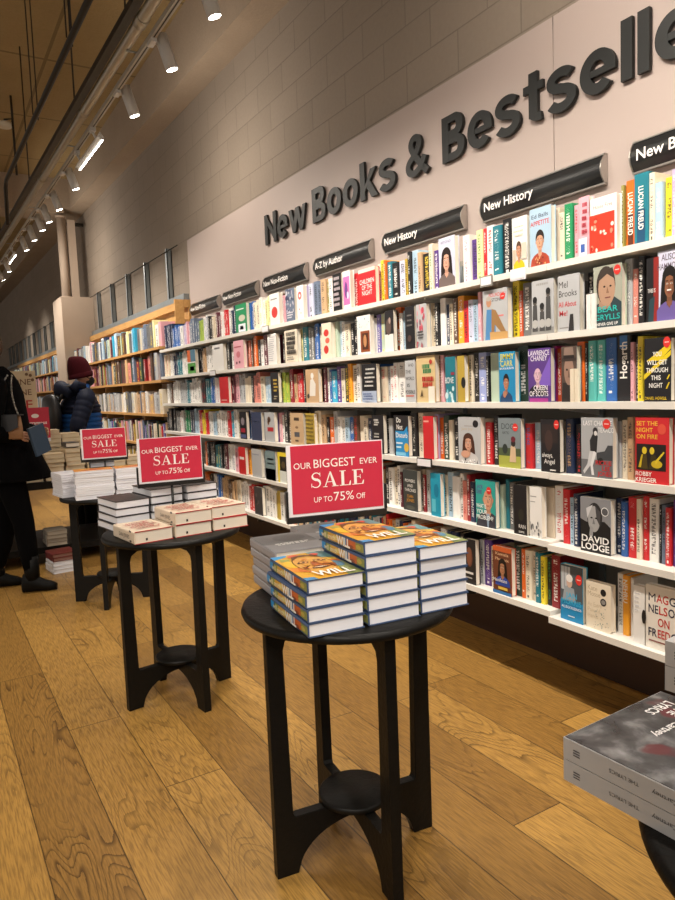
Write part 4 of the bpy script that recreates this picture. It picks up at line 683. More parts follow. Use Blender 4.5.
ROWS=[
 [('S',7.197,6.928,'navy','w',0.25,''),('S',6.928,6.707,'blue','w',0,''),('S',6.707,6.586,'white','k',0,''),('S',6.586,6.497,'lilac','w',0,''),('S',6.497,6.41,'pink','w',0,''),('S',6.41,6.162,'slate','w',0,''),('S',6.162,6.056,'lime','k',0,''),('S',6.056,5.904,'white','b',0,''),('S',5.904,5.805,'black','w',0,''),('S',5.805,5.71,'cream','k',0,''),('S',5.71,5.616,'maroon','w',0,''),('S',5.616,5.526,'white','r',0,''),('S',5.526,5.437,'red','w',0,''),('S',5.437,5.373,'white','k',0,''),('S',5.373,5.288,'navy','w',0,''),('F',5.198,4.98,'tealface'),('S',5.009,4.933,'blue','w',0,''),('S',4.933,4.823,'cream','k',0,''),('S',4.823,4.734,'white','y',0,''),('S',4.734,4.648,'pale_yellow','k',0,''),('F',4.569,4.406,'redcircle'),('S',4.467,4.435,'brown','w',0,''),('S',4.435,4.388,'pink','w',0,''),('F',4.313,4.179,'greyfloral'),('F',4.15,4.051,'redflower'),('S',4.108,4.052,'lilac','w',0,''),('S',4.052,3.997,'lavender','k',0,''),('S',3.997,3.879,'slate','k',0,''),('S',3.879,3.815,'tan','k',0,''),('S',3.815,3.79,'olive','w',0,''),('S',3.79,3.741,'white','k',0,''),('F',3.677,3.572,'darkpattern'),('F',3.56,3.47,'pinkart'),('S',3.508,3.442,'red','w',0.2,''),('F',3.384,3.21,'childred'),('S',3.256,3.216,'cream','k',0,''),('S',3.216,3.177,'yellow','k',0,''),('S',3.177,3.158,'orange','w',0,''),('S',3.158,3.111,'teal','w',0,''),('S',3.111,3.046,'black','w',0,''),('S',3.046,2.984,'lavender','k',0,''),('S',2.984,2.958,'gold','k',0,''),('S',2.958,2.932,'black','w',0,''),('S',2.932,2.881,'pale_blue','k',0,''),('S',2.881,2.847,'tan','k',0,''),('S',2.847,2.782,'black','y',0,''),('S',2.782,2.751,'cream','g',0,''),('S',2.751,2.715,'purple','w',0,''),('F',2.669,2.544,'womanwhite'),('S',2.527,2.482,'white','p',0,''),('S',2.482,2.439,'purple','k',0,''),('S',2.439,2.398,'pale_yellow','g',0,''),('S',2.398,2.375,'red','w',0,''),('S',2.375,2.329,'white','r',0,''),('S',2.329,2.274,'teal','w',0,''),('S',2.274,2.22,'black','w',0.24,''),('F',2.182,2.091,'tastewhite'),('F',2.083,1.963,'ballsblue'),('S',1.979,1.958,'beige','n',0,''),('S',1.958,1.93,'cream','k',0,''),('S',1.93,1.888,'green','w',0,''),('S',1.888,1.864,'pink','r',0,''),('F',1.833,1.786,'pinkcover'),('F',1.781,1.659,'fires'),('S',1.67,1.657,'olive','w',0,''),('S',1.657,1.616,'orange','w',0.24,'FREUD'),('S',1.616,1.556,'teal','w',0.25,'FREUD'),('S',1.556,1.533,'cream','k',0.24,''),('S',1.533,1.502,'pale_blue','w',0,''),('S',1.502,1.469,'yellow','k',0.21,''),('S',1.469,1.447,'lilac','w',0,''),('S',1.447,1.425,'white','k',0,''),('S',1.425,1.404,'navy','w',0,''),('S',1.404,1.376,'cream','k',0,''),],
 [('S',7.254,7.049,'cream','r',0.23,''),('S',7.049,6.95,'white','k',0,''),('S',6.95,6.822,'navy','w',0,''),('S',6.822,6.667,'teal','w',0,''),('S',6.667,6.518,'white','k',0,''),('F',6.407,6.183,'greenorange'),('S',6.263,6.102,'black','w',0,''),('S',6.102,6.024,'tan','k',0,''),('S',6.024,5.848,'white','k',0,''),('F',5.749,5.494,'whitelist'),('S',5.543,5.499,'gold','k',0,''),('S',5.499,5.433,'black','w',0,''),('S',5.433,5.368,'white','k',0,''),('F',5.277,5.074,'pinkcov'),('S',5.142,5.102,'white','k',0,''),('S',5.102,5.024,'rust','w',0,''),('S',5.024,4.986,'brown','w',0,''),('S',4.986,4.893,'orange','w',0,''),('S',4.893,4.838,'black','w',0,''),('S',4.838,4.784,'white','k',0,''),('S',4.784,4.714,'maroon','w',0,''),('F',4.634,4.484,'listwhite'),('S',4.464,4.433,'black','w',0,''),('F',4.357,4.163,'creamletters'),('S',4.191,4.162,'pale_yellow','k',0,''),('S',4.162,4.091,'teal','w',0,''),('S',4.091,4.008,'grey','w',0,''),('S',4.008,3.928,'blue','w',0,''),('S',3.928,3.902,'cream','k',0,''),('F',3.836,3.711,'redshapes'),('S',3.763,3.69,'sage','w',0,''),('S',3.69,3.654,'pale_blue','w',0,''),('S',3.654,3.619,'white','k',0,''),('S',3.619,3.562,'cream','k',0,''),('S',3.562,3.483,'black','w',0,''),('F',3.424,3.277,'brownpic'),('S',3.313,3.273,'white','n',0,''),('S',3.273,3.233,'violet','w',0,''),('S',3.233,3.194,'sage','y',0,''),('F',3.139,3.055,'darkwhite'),('S',3.103,3.052,'orange','w',0,''),('S',3.052,3.025,'white','k',0,''),('S',3.025,3.007,'pale_blue','k',0,''),('F',2.956,2.87,'blackcov'),('F',2.862,2.771,'floralred'),('S',2.811,2.778,'cream','k',0,''),('S',2.778,2.747,'cream','k',0,''),('S',2.747,2.715,'black','w',0,''),('S',2.715,2.673,'white','n',0,''),('S',2.673,2.646,'navy','w',0,''),('S',2.646,2.617,'cream','k',0,''),('S',2.617,2.584,'brown','w',0,''),('S',2.584,2.537,'amber','w',0,''),('S',2.537,2.502,'red','k',0,''),('S',2.502,2.467,'lavender','k',0,''),('S',2.467,2.433,'pale_blue','k',0,''),('S',2.433,2.41,'pink','w',0,''),('F',2.369,2.209,'stone'),('S',2.229,2.188,'yellow','k',0.245,''),('S',2.188,2.164,'rust','w',0.2,''),('S',2.164,2.113,'grey','w',0,''),('F',2.077,1.954,'kids'),('F',1.939,1.826,'brooks'),('S',1.829,1.796,'black','w',0.22,''),('F',1.765,1.639,'bear'),('S',1.658,1.625,'silver','w',0.24,''),('S',1.625,1.6,'salmon','w',0.2,''),('S',1.6,1.572,'black','w',0.24,''),('F',1.545,1.506,'thisis'),('F',1.502,1.4,'alison'),('S',1.409,1.388,'navy','w',0,''),('S',1.388,1.367,'white','k',0,''),],
 [('S',7.206,7.138,'white','k',0,''),('S',7.138,7.037,'brown','w',0,''),('S',7.037,6.811,'white','k',0,''),('S',6.811,6.597,'silver','k',0,''),('S',6.597,6.509,'teal','w',0,''),('S',6.509,6.338,'white','k',0,''),('S',6.338,6.201,'white','k',0,''),('S',6.201,6.069,'black','r',0,''),('S',6.069,5.916,'teal','w',0,''),('S',5.916,5.818,'blue','w',0,''),('S',5.818,5.722,'white','p',0,''),('F',5.626,5.423,'redcov'),('S',5.494,5.45,'white','r',0,''),('S',5.45,5.385,'maroon','w',0,''),('S',5.385,5.3,'pink','k',0,''),('S',5.3,5.167,'silver','k',0,''),('S',5.167,5.049,'cream','n',0,''),('S',5.049,5.001,'black','w',0,''),('S',5.001,4.871,'salmon','k',0,''),('S',4.871,4.799,'cream','k',0,''),('S',4.799,4.693,'pale_blue','w',0,''),('F',4.614,4.482,'blackgold'),('S',4.542,4.493,'cream','k',0,''),('S',4.493,4.398,'lime','y',0,''),('S',4.398,4.321,'dark_red','w',0,''),('S',4.321,4.276,'tan','k',0,''),('S',4.276,4.173,'red','w',0,''),('S',4.173,4.145,'black','w',0,''),('F',4.075,3.899,'tansketch'),('S',3.9,3.861,'maroon','w',0,''),('S',3.861,3.835,'white','k',0,''),('S',3.835,3.797,'blue','w',0,''),('S',3.797,3.736,'cyan','w',0,''),('S',3.736,3.687,'purple','w',0,''),('S',3.687,3.64,'cream','k',0,''),('S',3.64,3.593,'black','y',0,''),('S',3.593,3.559,'amber','k',0,''),('S',3.559,3.491,'cream','k',0,''),('S',3.491,3.447,'white','k',0,''),('F',3.389,3.234,'blackblue'),('S',3.28,3.259,'blue','w',0,''),('S',3.259,3.19,'beige','r',0,''),('S',3.19,3.161,'silver','k',0,''),('S',3.161,3.086,'white','r',0,''),('S',3.086,3.021,'white','k',0,''),('F',2.97,2.875,'world'),('F',2.866,2.712,'broken'),('S',2.742,2.719,'black','w',0,''),('S',2.719,2.688,'pink','w',0,''),('F',2.642,2.561,'tealcov'),('F',2.553,2.496,'olivecov'),('S',2.532,2.511,'yellow','k',0,''),('S',2.511,2.483,'cream','k',0,''),('S',2.483,2.442,'black','w',0,''),('S',2.442,2.388,'periwinkle','w',0,''),('S',2.388,2.368,'black','w',0,''),('S',2.368,2.31,'sage','n',0,''),('F',2.271,2.171,'jimmy'),('S',2.2,2.138,'forest','w',0.24,''),('F',2.102,1.974,'queen'),('S',1.997,1.982,'magenta','w',0,''),('S',1.982,1.955,'rust','w',0,''),('F',1.922,1.843,'hat'),('S',1.872,1.836,'orange','w',0.235,''),('S',1.836,1.822,'black','w',0,''),('S',1.822,1.784,'aqua','w',0.235,''),('S',1.784,1.745,'aqua','w',0.235,''),('S',1.745,1.694,'blue','w',0.24,''),('S',1.694,1.633,'black','w',0.245,'HOGARTH'),('S',1.633,1.617,'pink','k',0,''),('S',1.617,1.604,'black','w',0,''),('S',1.604,1.58,'yellow','k',0.235,''),('F',1.553,1.445,'night'),('S',1.451,1.437,'pale_blue','k',0,''),('S',1.437,1.407,'black','w',0,''),('S',1.407,1.365,'white','k',0,''),],
 [('S',7.265,7.094,'black','w',0,''),('S',7.094,6.995,'black','w',0,''),('S',6.995,6.834,'grey','w',0,''),('S',6.834,6.741,'white','r',0,''),('S',6.741,6.68,'black','w',0,''),('S',6.68,6.56,'green','w',0,''),('S',6.56,6.444,'navy','w',0,''),('S',6.444,6.331,'pale_blue','k',0,''),('S',6.331,6.276,'white','k',0,''),('S',6.276,6.195,'red','w',0,''),('S',6.195,6.116,'yellow','k',0,''),('S',6.116,6.038,'red','w',0,''),('S',6.038,5.936,'white','k',0,''),('S',5.936,5.813,'pale_blue','k',0,''),('S',5.813,5.671,'white','k',0,''),('S',5.671,5.58,'white','k',0,''),('S',5.58,5.512,'red','w',0,''),('S',5.512,5.425,'cyan','w',0,''),('S',5.425,5.36,'white','k',0,''),('S',5.36,5.318,'cream','k',0,''),('F',5.229,5.088,'darkred1'),('S',5.155,5.115,'blue','w',0,''),('S',5.115,5.076,'white','k',0,''),('F',4.991,4.805,'nightblue'),('S',4.868,4.832,'red','w',0,''),('F',4.751,4.579,'palefig'),('S',4.64,4.59,'purple','w',0,''),('S',4.59,4.54,'pink','w',0,''),('S',4.54,4.508,'white','k',0,''),('S',4.508,4.443,'black','w',0,''),('S',4.443,4.396,'brown','w',0,''),('F',4.323,4.13,'tancov'),('F',4.102,3.977,'goldpat'),('S',4.031,3.95,'cream','n',0,''),('S',3.95,3.898,'tan','k',0,''),('S',3.898,3.859,'black','w',0,''),('S',3.859,3.795,'orange','w',0,''),('S',3.795,3.746,'silver','k',0,''),('S',3.746,3.661,'white','k',0,''),('S',3.661,3.614,'pale_blue','k',0,''),('S',3.614,3.556,'blue','w',0,''),('S',3.556,3.5,'brown','r',0,''),('S',3.5,3.445,'cream','n',0,''),('S',3.445,3.402,'cream','k',0,''),('S',3.402,3.36,'navy','w',0,''),('F',3.303,3.182,'blacktext'),('S',3.217,3.178,'black','w',0,''),('S',3.178,3.134,'silver','n',0.2,''),('F',3.082,2.95,'disturb'),('S',2.991,2.973,'brown','w',0,''),('S',2.973,2.921,'black','w',0,''),('S',2.921,2.878,'cream','k',0,''),('F',2.83,2.74,'redcov2'),('S',2.779,2.75,'lilac','w',0,''),('S',2.75,2.715,'orange','w',0,''),('S',2.715,2.668,'forest','w',0,''),('S',2.668,2.638,'cream','n',0,''),('S',2.638,2.6,'black','w',0,''),('F',2.557,2.396,'curly'),('S',2.43,2.4,'cream','k',0,''),('S',2.4,2.357,'red','w',0,''),('S',2.357,2.321,'black','w',0,''),('F',2.282,2.145,'dog'),('S',2.17,2.153,'pink','n',0,''),('S',2.153,2.112,'red','b',0,''),('S',2.112,2.073,'pale_blue','w',0.2,''),('F',2.038,1.931,'always'),('S',1.954,1.933,'cream','n',0,''),('S',1.933,1.893,'navy','t',0,''),('S',1.893,1.858,'black','r',0,''),('F',1.827,1.679,'texaco'),('S',1.695,1.675,'silver','n',0,''),('S',1.675,1.647,'cream','k',0,''),('S',1.647,1.617,'tan','k',0,''),('F',1.59,1.451,'fire'),('S',1.461,1.446,'white','n',0,''),('S',1.446,1.42,'yellow','k',0,''),('S',1.42,1.398,'blue','w',0,''),('S',1.398,1.363,'white','k',0,''),],
 [('S',6.189,6.11,'orange','w',0,''),('S',6.11,6.007,'black','w',0,''),('S',6.007,5.906,'black','w',0,''),('S',5.906,5.785,'teal','y',0,''),('S',5.785,5.69,'black','w',0,''),('S',5.69,5.621,'maroon','w',0,''),('S',5.621,5.553,'white','k',0,''),('S',5.553,5.443,'white','b',0,''),('S',5.443,5.378,'pink','k',0,''),('F',5.289,5.145,'redcov3'),('S',5.212,5.112,'amber','k',0,''),('F',5.027,4.839,'greyblue2'),('S',4.902,4.848,'white','k',0,''),('F',4.767,4.594,'greyteal'),('F',4.56,4.399,'yellowblack'),('S',4.441,4.348,'cream','k',0,''),('H',4.348,3.234),('S',3.234,3.199,'black','w',0,''),('S',3.199,3.155,'white','k',0,''),('S',3.155,3.117,'cream','k',0,''),('S',3.117,3.089,'white','k',0,''),('S',3.089,3.065,'maroon','w',0,''),('F',3.014,2.886,'booze'),('S',2.917,2.883,'cream','k',0,''),('S',2.883,2.857,'dark_red','w',0,''),('S',2.857,2.824,'silver','k',0,''),('F',2.777,2.697,'cyancov'),('S',2.734,2.695,'cream','k',0,''),('S',2.695,2.649,'pale_blue','k',0,''),('S',2.649,2.603,'white','n',0,''),('S',2.603,2.574,'white','k',0,''),('S',2.574,2.541,'salmon','r',0,''),('S',2.541,2.516,'dark_red','w',0,''),('S',2.516,2.48,'navy','w',0,''),('F',2.439,2.306,'jack'),('S',2.319,2.293,'sage','n',0,''),('S',2.293,2.268,'teal','n',0,''),('S',2.268,2.237,'grey','w',0,''),('F',2.2,2.117,'rain'),('F',2.105,2.032,'whitegrey'),('S',2.055,2.006,'beige','n',0,''),('S',2.006,1.958,'white','r',0,''),('S',1.958,1.921,'red','w',0,''),('S',1.921,1.896,'pale_blue','k',0,''),('S',1.896,1.866,'navy','w',0,''),('F',1.834,1.689,'lodge'),('S',1.705,1.674,'navy','w',0.22,''),('S',1.674,1.647,'blue','w',0.21,''),('S',1.647,1.609,'red','w',0.23,''),('S',1.609,1.588,'cream','k',0,''),('S',1.588,1.563,'red','w',0.24,''),('S',1.563,1.522,'white','k',0.235,''),('S',1.522,1.511,'black','w',0,''),('S',1.511,1.491,'slate','k',0,''),('S',1.491,1.468,'red','w',0,''),('S',1.468,1.433,'purple','w',0.24,''),('S',1.433,1.396,'white','k',0,''),('S',1.396,1.36,'blue','w',0,''),],
 [('S',6.237,6.104,'orange','w',0,''),('S',6.104,6.001,'black','w',0,''),('S',6.001,5.901,'white','k',0,''),('S',5.901,5.804,'blue','w',0,''),('S',5.804,5.639,'tan','k',0,''),('S',5.639,5.549,'brown','w',0,''),('S',5.549,5.461,'tan','k',0,''),('S',5.461,5.374,'cream','k',0,''),('S',5.374,5.29,'white','k',0,''),('S',5.29,5.208,'white','k',0,''),('S',5.208,5.089,'red','w',0,''),('F',5.005,4.855,'darkcov'),('S',4.918,4.863,'white','n',0,''),('S',4.863,4.791,'white','k',0,''),('S',4.791,4.703,'white','k',0,''),('S',4.703,4.618,'gold','n',0,''),('S',4.618,4.552,'white','k',0,''),('S',4.552,4.487,'silver','k',0,''),('S',4.487,4.423,'tan','k',0,''),('H',4.423,2.606),('S',2.606,2.577,'black','w',0,''),('F',2.534,2.448,'darkface'),('S',2.483,2.472,'pink','k',0,''),('S',2.472,2.441,'silver','k',0,''),('S',2.441,2.393,'purple','w',0,''),('S',2.393,2.373,'cream','k',0,''),('F',2.333,2.212,'harris'),('S',2.238,2.189,'forest','w',0,''),('S',2.189,2.164,'orange','w',0,''),('S',2.164,2.129,'cream','k',0,''),('S',2.129,2.106,'beige','k',0,''),('S',2.106,2.077,'teal','w',0,''),('S',2.077,2.049,'yellow','k',0,''),('S',2.049,2.021,'black','g',0,''),('S',2.021,1.972,'dark_red','w',0,''),('F',1.939,1.822,'jan'),('F',1.813,1.691,'kate'),('S',1.701,1.668,'white','k',0,''),('S',1.668,1.639,'amber','w',0.235,'VERSO'),('S',1.639,1.626,'white','n',0,''),('F',1.599,1.557,'whiteblk'),('F',1.544,1.378,'maggie'),],
]

SHELFN = ['top shelf', 'second shelf', 'third shelf', 'fourth shelf', 'fifth shelf', 'bottom shelf']
XS = 2.25; XF = 2.213
allb = []
for r, row in enumerate(ROWS):
    seq = []
    for it in row:
        if it[0] == 'S':
            ya, yb = it[1], it[2]; n = max(1, int(round((ya-yb)/.05))) if (ya-yb) > .068 else 1
            for k in range(n):
                seq.append(dict(k='S', ya=ya-(ya-yb)*k/n, yb=ya-(ya-yb)*(k+1)/n, c=it[3], a=it[4], h=it[5], txt=it[6] if k == n-1 else ''))
        elif it[0] == 'F': seq.append(dict(k='F', ya=it[1], yb=it[2], art=it[3]))
        else: seq.append(dict(k='H', ya=it[1], yb=it[2]))
    for i, b in enumerate(seq): b['r'] = r; b['i'] = i; b['seq'] = seq
    allb += seq
indiv = [b for b in allb if b['k'] != 'H']; indiv.sort(key=lambda b: b['ya']); LIMIT = 292
keep = set(id(b) for b in indiv[:LIMIT])
stC, stP = MB(), MB()
def stuff_book(t, h, w, c, acc, loc, page=PAGE):
    x0, y0, z0 = loc
    book_meshes(t, h, w, True, c, acc, page, rnd.random(), stC, stP, lambda x, y, z: (x0+x, y0+y, z0+z))
for b in allb:
    r = b['r']; z = zs_(r, (b['ya']+b['yb'])/2)
    if b['k'] == 'H':
        y = b['ya']
        while y > b['yb']+.03:
            t = rnd.uniform(.018, .042); cn = rnd.choice(['white', 'cream', 'navy', 'red', 'tan', 'black', 'teal', 'silver', 'orange'])
            stuff_book(t-.001, rnd.uniform(.19, .235), .14, PAL[cn], ACC['k'], (XS+rnd.uniform(-.008, .01), y-t/2, z+.0005)); y -= t
        continue
    if b['k'] == 'S':
        t = b['ya']-b['yb']-.0012; yc = (b['ya']+b['yb'])/2
        h = b['h'] or rnd.choice([.196, .2, .21, .216, .222, .228, .234]); w = .135 if h < .21 else .15
        acc = ACC[b['a']]; cc = PAL[b['c']]
        page_out = b['a'] == 'n'
        if id(b) not in keep:
            stuff_book(t, h, w, cc, acc or cc, (XS+rnd.uniform(-.006, .012), yc, z+.0005)); continue
        o = make_book('book', t, h, w, h > .205, cc, None if b['txt'] else acc, PAGE, (XS+rnd.uniform(-.006, .012), yc, z+.0005), (0, 0, 0))
        words_ = {'FREUD': ('LUCIAN FREUD', .02), 'HOGARTH': ('Hogarth', .03), 'VERSO': ('NEHRU', .018)}.get(b['txt'])
        if words_:
            m = MB(); up = b['txt'] == 'HOGARTH'; hh = words_[1]
            L = {'FREUD': .15, 'HOGARTH': .135, 'VERSO': .09}[b['txt']]; v, f, tw = text(words_[0], .02)
            # local: spine at x=0 facing -x
            if up: fn = lambda u, v: (-.0006, v-hh/2, .085+u)
            else: fn = lambda u, v: (-.0006, hh/2-v, (h*.82 if b['txt'] != 'VERSO' else h*.93)-u)
            put_text(m, words_[0], fn, 0, 0, hh, hx('f0ede6'), 'l', L, .02); m.build('spine_title', M['prnt'], o)
            if b['txt'] == 'FREUD' or up:
                m = MB(); a = hx('5a2c1c') if b['c'] == 'orange' else hx('1d4a6a') if b['c'] == 'teal' else hx('2f6db0')
                z0_, z1_ = (0.001, h*.5) if not up else (h*.8, h-.001)
                m.quad([(-.0003, t*.27, z0_), (-.0003, -t*.27, z0_), (-.0003, -t*.27, z1_), (-.0003, t*.27, z1_)], a); m.build('spine_band', M['prnt'], o)
        b['o'] = o
    else:
        cn, lab, short, art = ART[b['art']]
        w = max(.05, b['ya']-b['yb']-.004); h = {'ballsblue': .232, 'womanwhite': .232, 'fires': .2, 'alison': .236, 'night': .222, 'fire': .236, 'lodge': .216, 'bear': .226, 'maggie': .236, 'kate': .19, 'jan': .232, 'childred': .2, 'broken': .237, 'texaco': .232, 'jack': .218, 'queen': .222}.get(b['art'], .22)
        t = .03
        if id(b) not in keep:
            x0, y0 = XF, b['ya']
            book_meshes(t, h, w, True, PAL[cn], None, PAGE, .5, stC, stP, lambda x, y, z_: (x0+t/2+y, y0-.002-x, z+.0005+z_))
            for s in art[:6]:
                if s[0] == 'r': stC.quad([(x0-.0006, y0-.002-u*w, z+v*h) for u, v in ((s[1], s[2]), (s[3], s[2]), (s[3], s[4]), (s[1], s[4]))], hx(s[5]))
                elif s[0] == 'e': stC.quad([(x0-.0008, y0-.002-(s[1]+s[3]*cos(2*pi*k/12))*w, z+(s[2]+s[4]*sin(2*pi*k/12))*h) for k in range(12)], hx(s[5]))
            continue
        o = make_book('book', t, h, w, True, PAL[cn], None, PAGE, (XF+t/2, b['ya']-.002, z+.0005), (0, 0, -pi/2))
        draw_art(o, art, w, h, -t/2)
        tag(o, lab, 'book', 'face-out books on the white shelves')
        b['o'] = o; b['short'] = short
# labels of the spine-out books: counted from the nearest face-out cover on the same shelf
for b in allb:
    if b['k'] != 'S' or 'o' not in b: continue
    best = None
    for d in allb:
        if d['r'] == b['r'] and d.get('short') and (best is None or abs(d['i']-b['i']) < abs(best['i']-b['i'])): best = d
    cn = b['c'].replace('_', ' ')
    n = abs(best['i']-b['i']); side = 'right' if b['i'] > best['i'] else 'left'
    pos = '%s %s of the %s' % ('just' if n == 1 else ordn[n], side, best['short'])
    tag(b['o'], '%s spine-out book, %s, %s' % (cn, SHELFN[b['r']], pos), 'book', 'spine-out books on the white shelves')
# three low booklets standing in front of the face-out covers
for (y, z, n, c, lab) in ((1.78, ZT[1], 2, 'white', 'thin low white booklet in front of the grey memoir cover with red script'), (1.86, ZT[2], 2, 'cream', 'thin low cream booklet in front of the brimmed hat cover')):
    for k in range(n):
        o = make_book('book', .02, .13, .01+.0, False, PAL[c], None, PAGE, (XF-.0115, y-k*.022, z+.0005), (0, 0, 0))
        tag(o, lab+(', left one' if k == 0 else ', right one'), 'book', 'low booklets in front of covers')

# ---------------------------------------------------------------- pale wood bookcases further along
WZ = [1.865, 1.515, 1.15, .80, .47, .14]
for (y0, y1, lab) in ((7.24, 12.03, 'long pale wood bookcase between the white shelves and the boxed column'), (12.9, 22.0, 'far pale wood bookcase beyond the boxed column')):
    e = empty('wood_bookcase', (2.4, (y0+y1)/2, 0), label=lab, cat='bookcase'); oy = (y0+y1)/2
    m = MB(); m.box(.15, y0-oy, .05, .18, y1-oy, 2.36); m.build('back_panel', M['wood'], e)
    m = MB(); m.box(.10, y0-oy, 2.28, .148, y1-oy, 2.36); m.box(.1, y0-oy, 2.12, .148, y1-oy, 2.15); bevel(m.build('top_rail', M['wood'], e), .003)
    for z in WZ:
        m = MB(); m.box(-.2, y0-oy+.001, z-.028, .148, y1-oy-.001, z); bevel(m.build('shelf', M['wood'], e), .003)
    yy = y0
    while yy < y1+.01:
        m = MB(); a = max(y0+.002, min(yy, y1-.03)); m.box(-.13 if yy > y0+.01 else .0, a-oy, .0, .098, a-oy+.028, 2.36 if yy < y0+.01 else 2.0); m.build('upright', M['wood'], e); yy += (y1-y0)/5
g = random.Random(5)
names = ['white', 'silver', 'cream', 'pale_blue', 'lilac', 'pink', 'red', 'maroon', 'navy', 'brown', 'tan', 'black', 'grey', 'slate', 'teal', 'forest', 'olive', 'gold', 'violet']
for y0, y1 in ((7.24, 12.03), (12.9, 22.0)):
    for k, z in enumerate(WZ):
        mood = [['pale_yellow', 'sage', 'slate', 'silver', 'pale_blue', 'brown', 'grey', 'navy', 'white', 'cyan', 'maroon', 'pink', 'slate', 'white'], ['forest', 'tan', 'salmon', 'maroon', 'dark_red', 'silver', 'pink', 'brown', 'olive', 'slate'], ['silver', 'pale_blue', 'white', 'tan', 'slate', 'cream', 'grey', 'silver'], names, names, names][k]
        for q in range(5):
            y = y0+(y1-y0)/5*q+.032; ye = y0+(y1-y0)/5*(q+1)-.004
            while y < ye-.02:
                t = g.uniform(.03, .13) if k < 3 else g.uniform(.02, .06); t = min(t, ye-y)
                cn = g.choice(mood); hgt = g.uniform(.24, .305) if k < 2 else g.uniform(.2, .27)
                stuff_book(t-.001, hgt, .16, PAL[cn], ACC[g.choice('wky')], (2.215+g.uniform(0, .03), y+t/2, z+.0005))
                y += t
so = stC.build('shelved_books', M['cover']); sp_ = stP.build('page_block', M['pages'], so)
tag(so, 'packed rows of many coloured books filling the far shelves and the wood bookcases', 'books', kind='stuff'); sp_['kind'] = 'stuff'

# galvanised stud frames above the wood bookcases
for y0, y1, lab in ((7.35, 12.04, 'grey steel stud frame on the wall above the long wood bookcase'), (12.9, 25, 'grey steel stud frame on the wall beyond the boxed column')):
    e = empty('stud_frame', (2.57, y0, 2.37), label=lab, cat='stud frame')
    m = MB(); m.box(-.03, 0, 0, .029, y1-y0, .07); m.build('bottom_rail', M['steel'], e)
    yy = .5
    while yy < y1-y0:
        m = MB(); m.box(-.03, yy, .07, .029, yy+.012, .64); m.box(-.03, yy, .07, -.02, yy+.06, .64); m.box(.018, yy, .07, .029, yy+.06, .64); m.build('stud', M['steel'], e); yy += .9
    m = MB(); m.tube([(-.034, .1, .6), (-.034, y1-y0-.1, .62)], .006, 6); m.build('cable', M['dark'], e)

# ---------------------------------------------------------------- round tables
def table(loc, rz, lab, zs=1.0):
    e = empty('round_table', loc, rz, label=lab, cat='table', group='round black display tables')
    T = .76*zs
    m = MB(); m.lathe([(.0,-.028),(.285,-.028),(.297,-.024),(.301,-.014),(.297,-.003),(.288,0),(0,0)], 72, o=(0,0,T)); m.build('table_top', M['black'], e)
    for k in range(4):
        u = Vector((cos(k*pi/2), sin(k*pi/2), 0)); n = Vector((-u.y, u.x, 0)); r0 = .0155 if k % 2 else -.0005
        pr = [(r0, T-.029), (.252, T-.029), (.252, 0), (.188, 0)]
        pr += [(max(r0, .185*cos(a)), .122*sin(a)) for a in [radians(x) for x in range(8, 90, 8)]]+[(r0, .122)]
        pr += [(r0, .168), (.192, .168), (.197, .178), (.205, T-.11), (.198, T-.085), (.17, T-.068), (r0, T-.064)]
        m = MB()
        def fn(a, b, h, u=u, n=n): q = u*a+n*h; return (q.x, q.y, b)
        m.prism(pr, -.0155, .0155, fn); bevel(m.build('leg', M['black'], e, weld=True), .002)
    m = MB(); m.lathe([(0,-.0),(.098,-.0),(.105,.004),(.105,.016),(.1,.02),(0,.02)], 48, o=(0,0,.169)); m.build('lower_shelf', M['black'], e)
    return e
T1 = (.998, 1.645, 0); T2 = (.915, 2.995, 0); T3 = (1.02, 4.70, 0); T0 = (.99, .335, 0)
table(T1, radians(-6.8), 'nearest whole round black table, holding yellow illustrated hardbacks')
table(T2, radians(7.9), 'middle round black table holding thick cream hardbacks with red lettering')
table(T3, radians(-25), 'third round black table holding thin white paperbacks, near the person in black', .947)
table(T0, radians(20), 'round black table at the lower right corner under the silver boxed set')
table((1.61, .52, 0), radians(10), 'round black table out past the right edge, under the smaller boxed set')

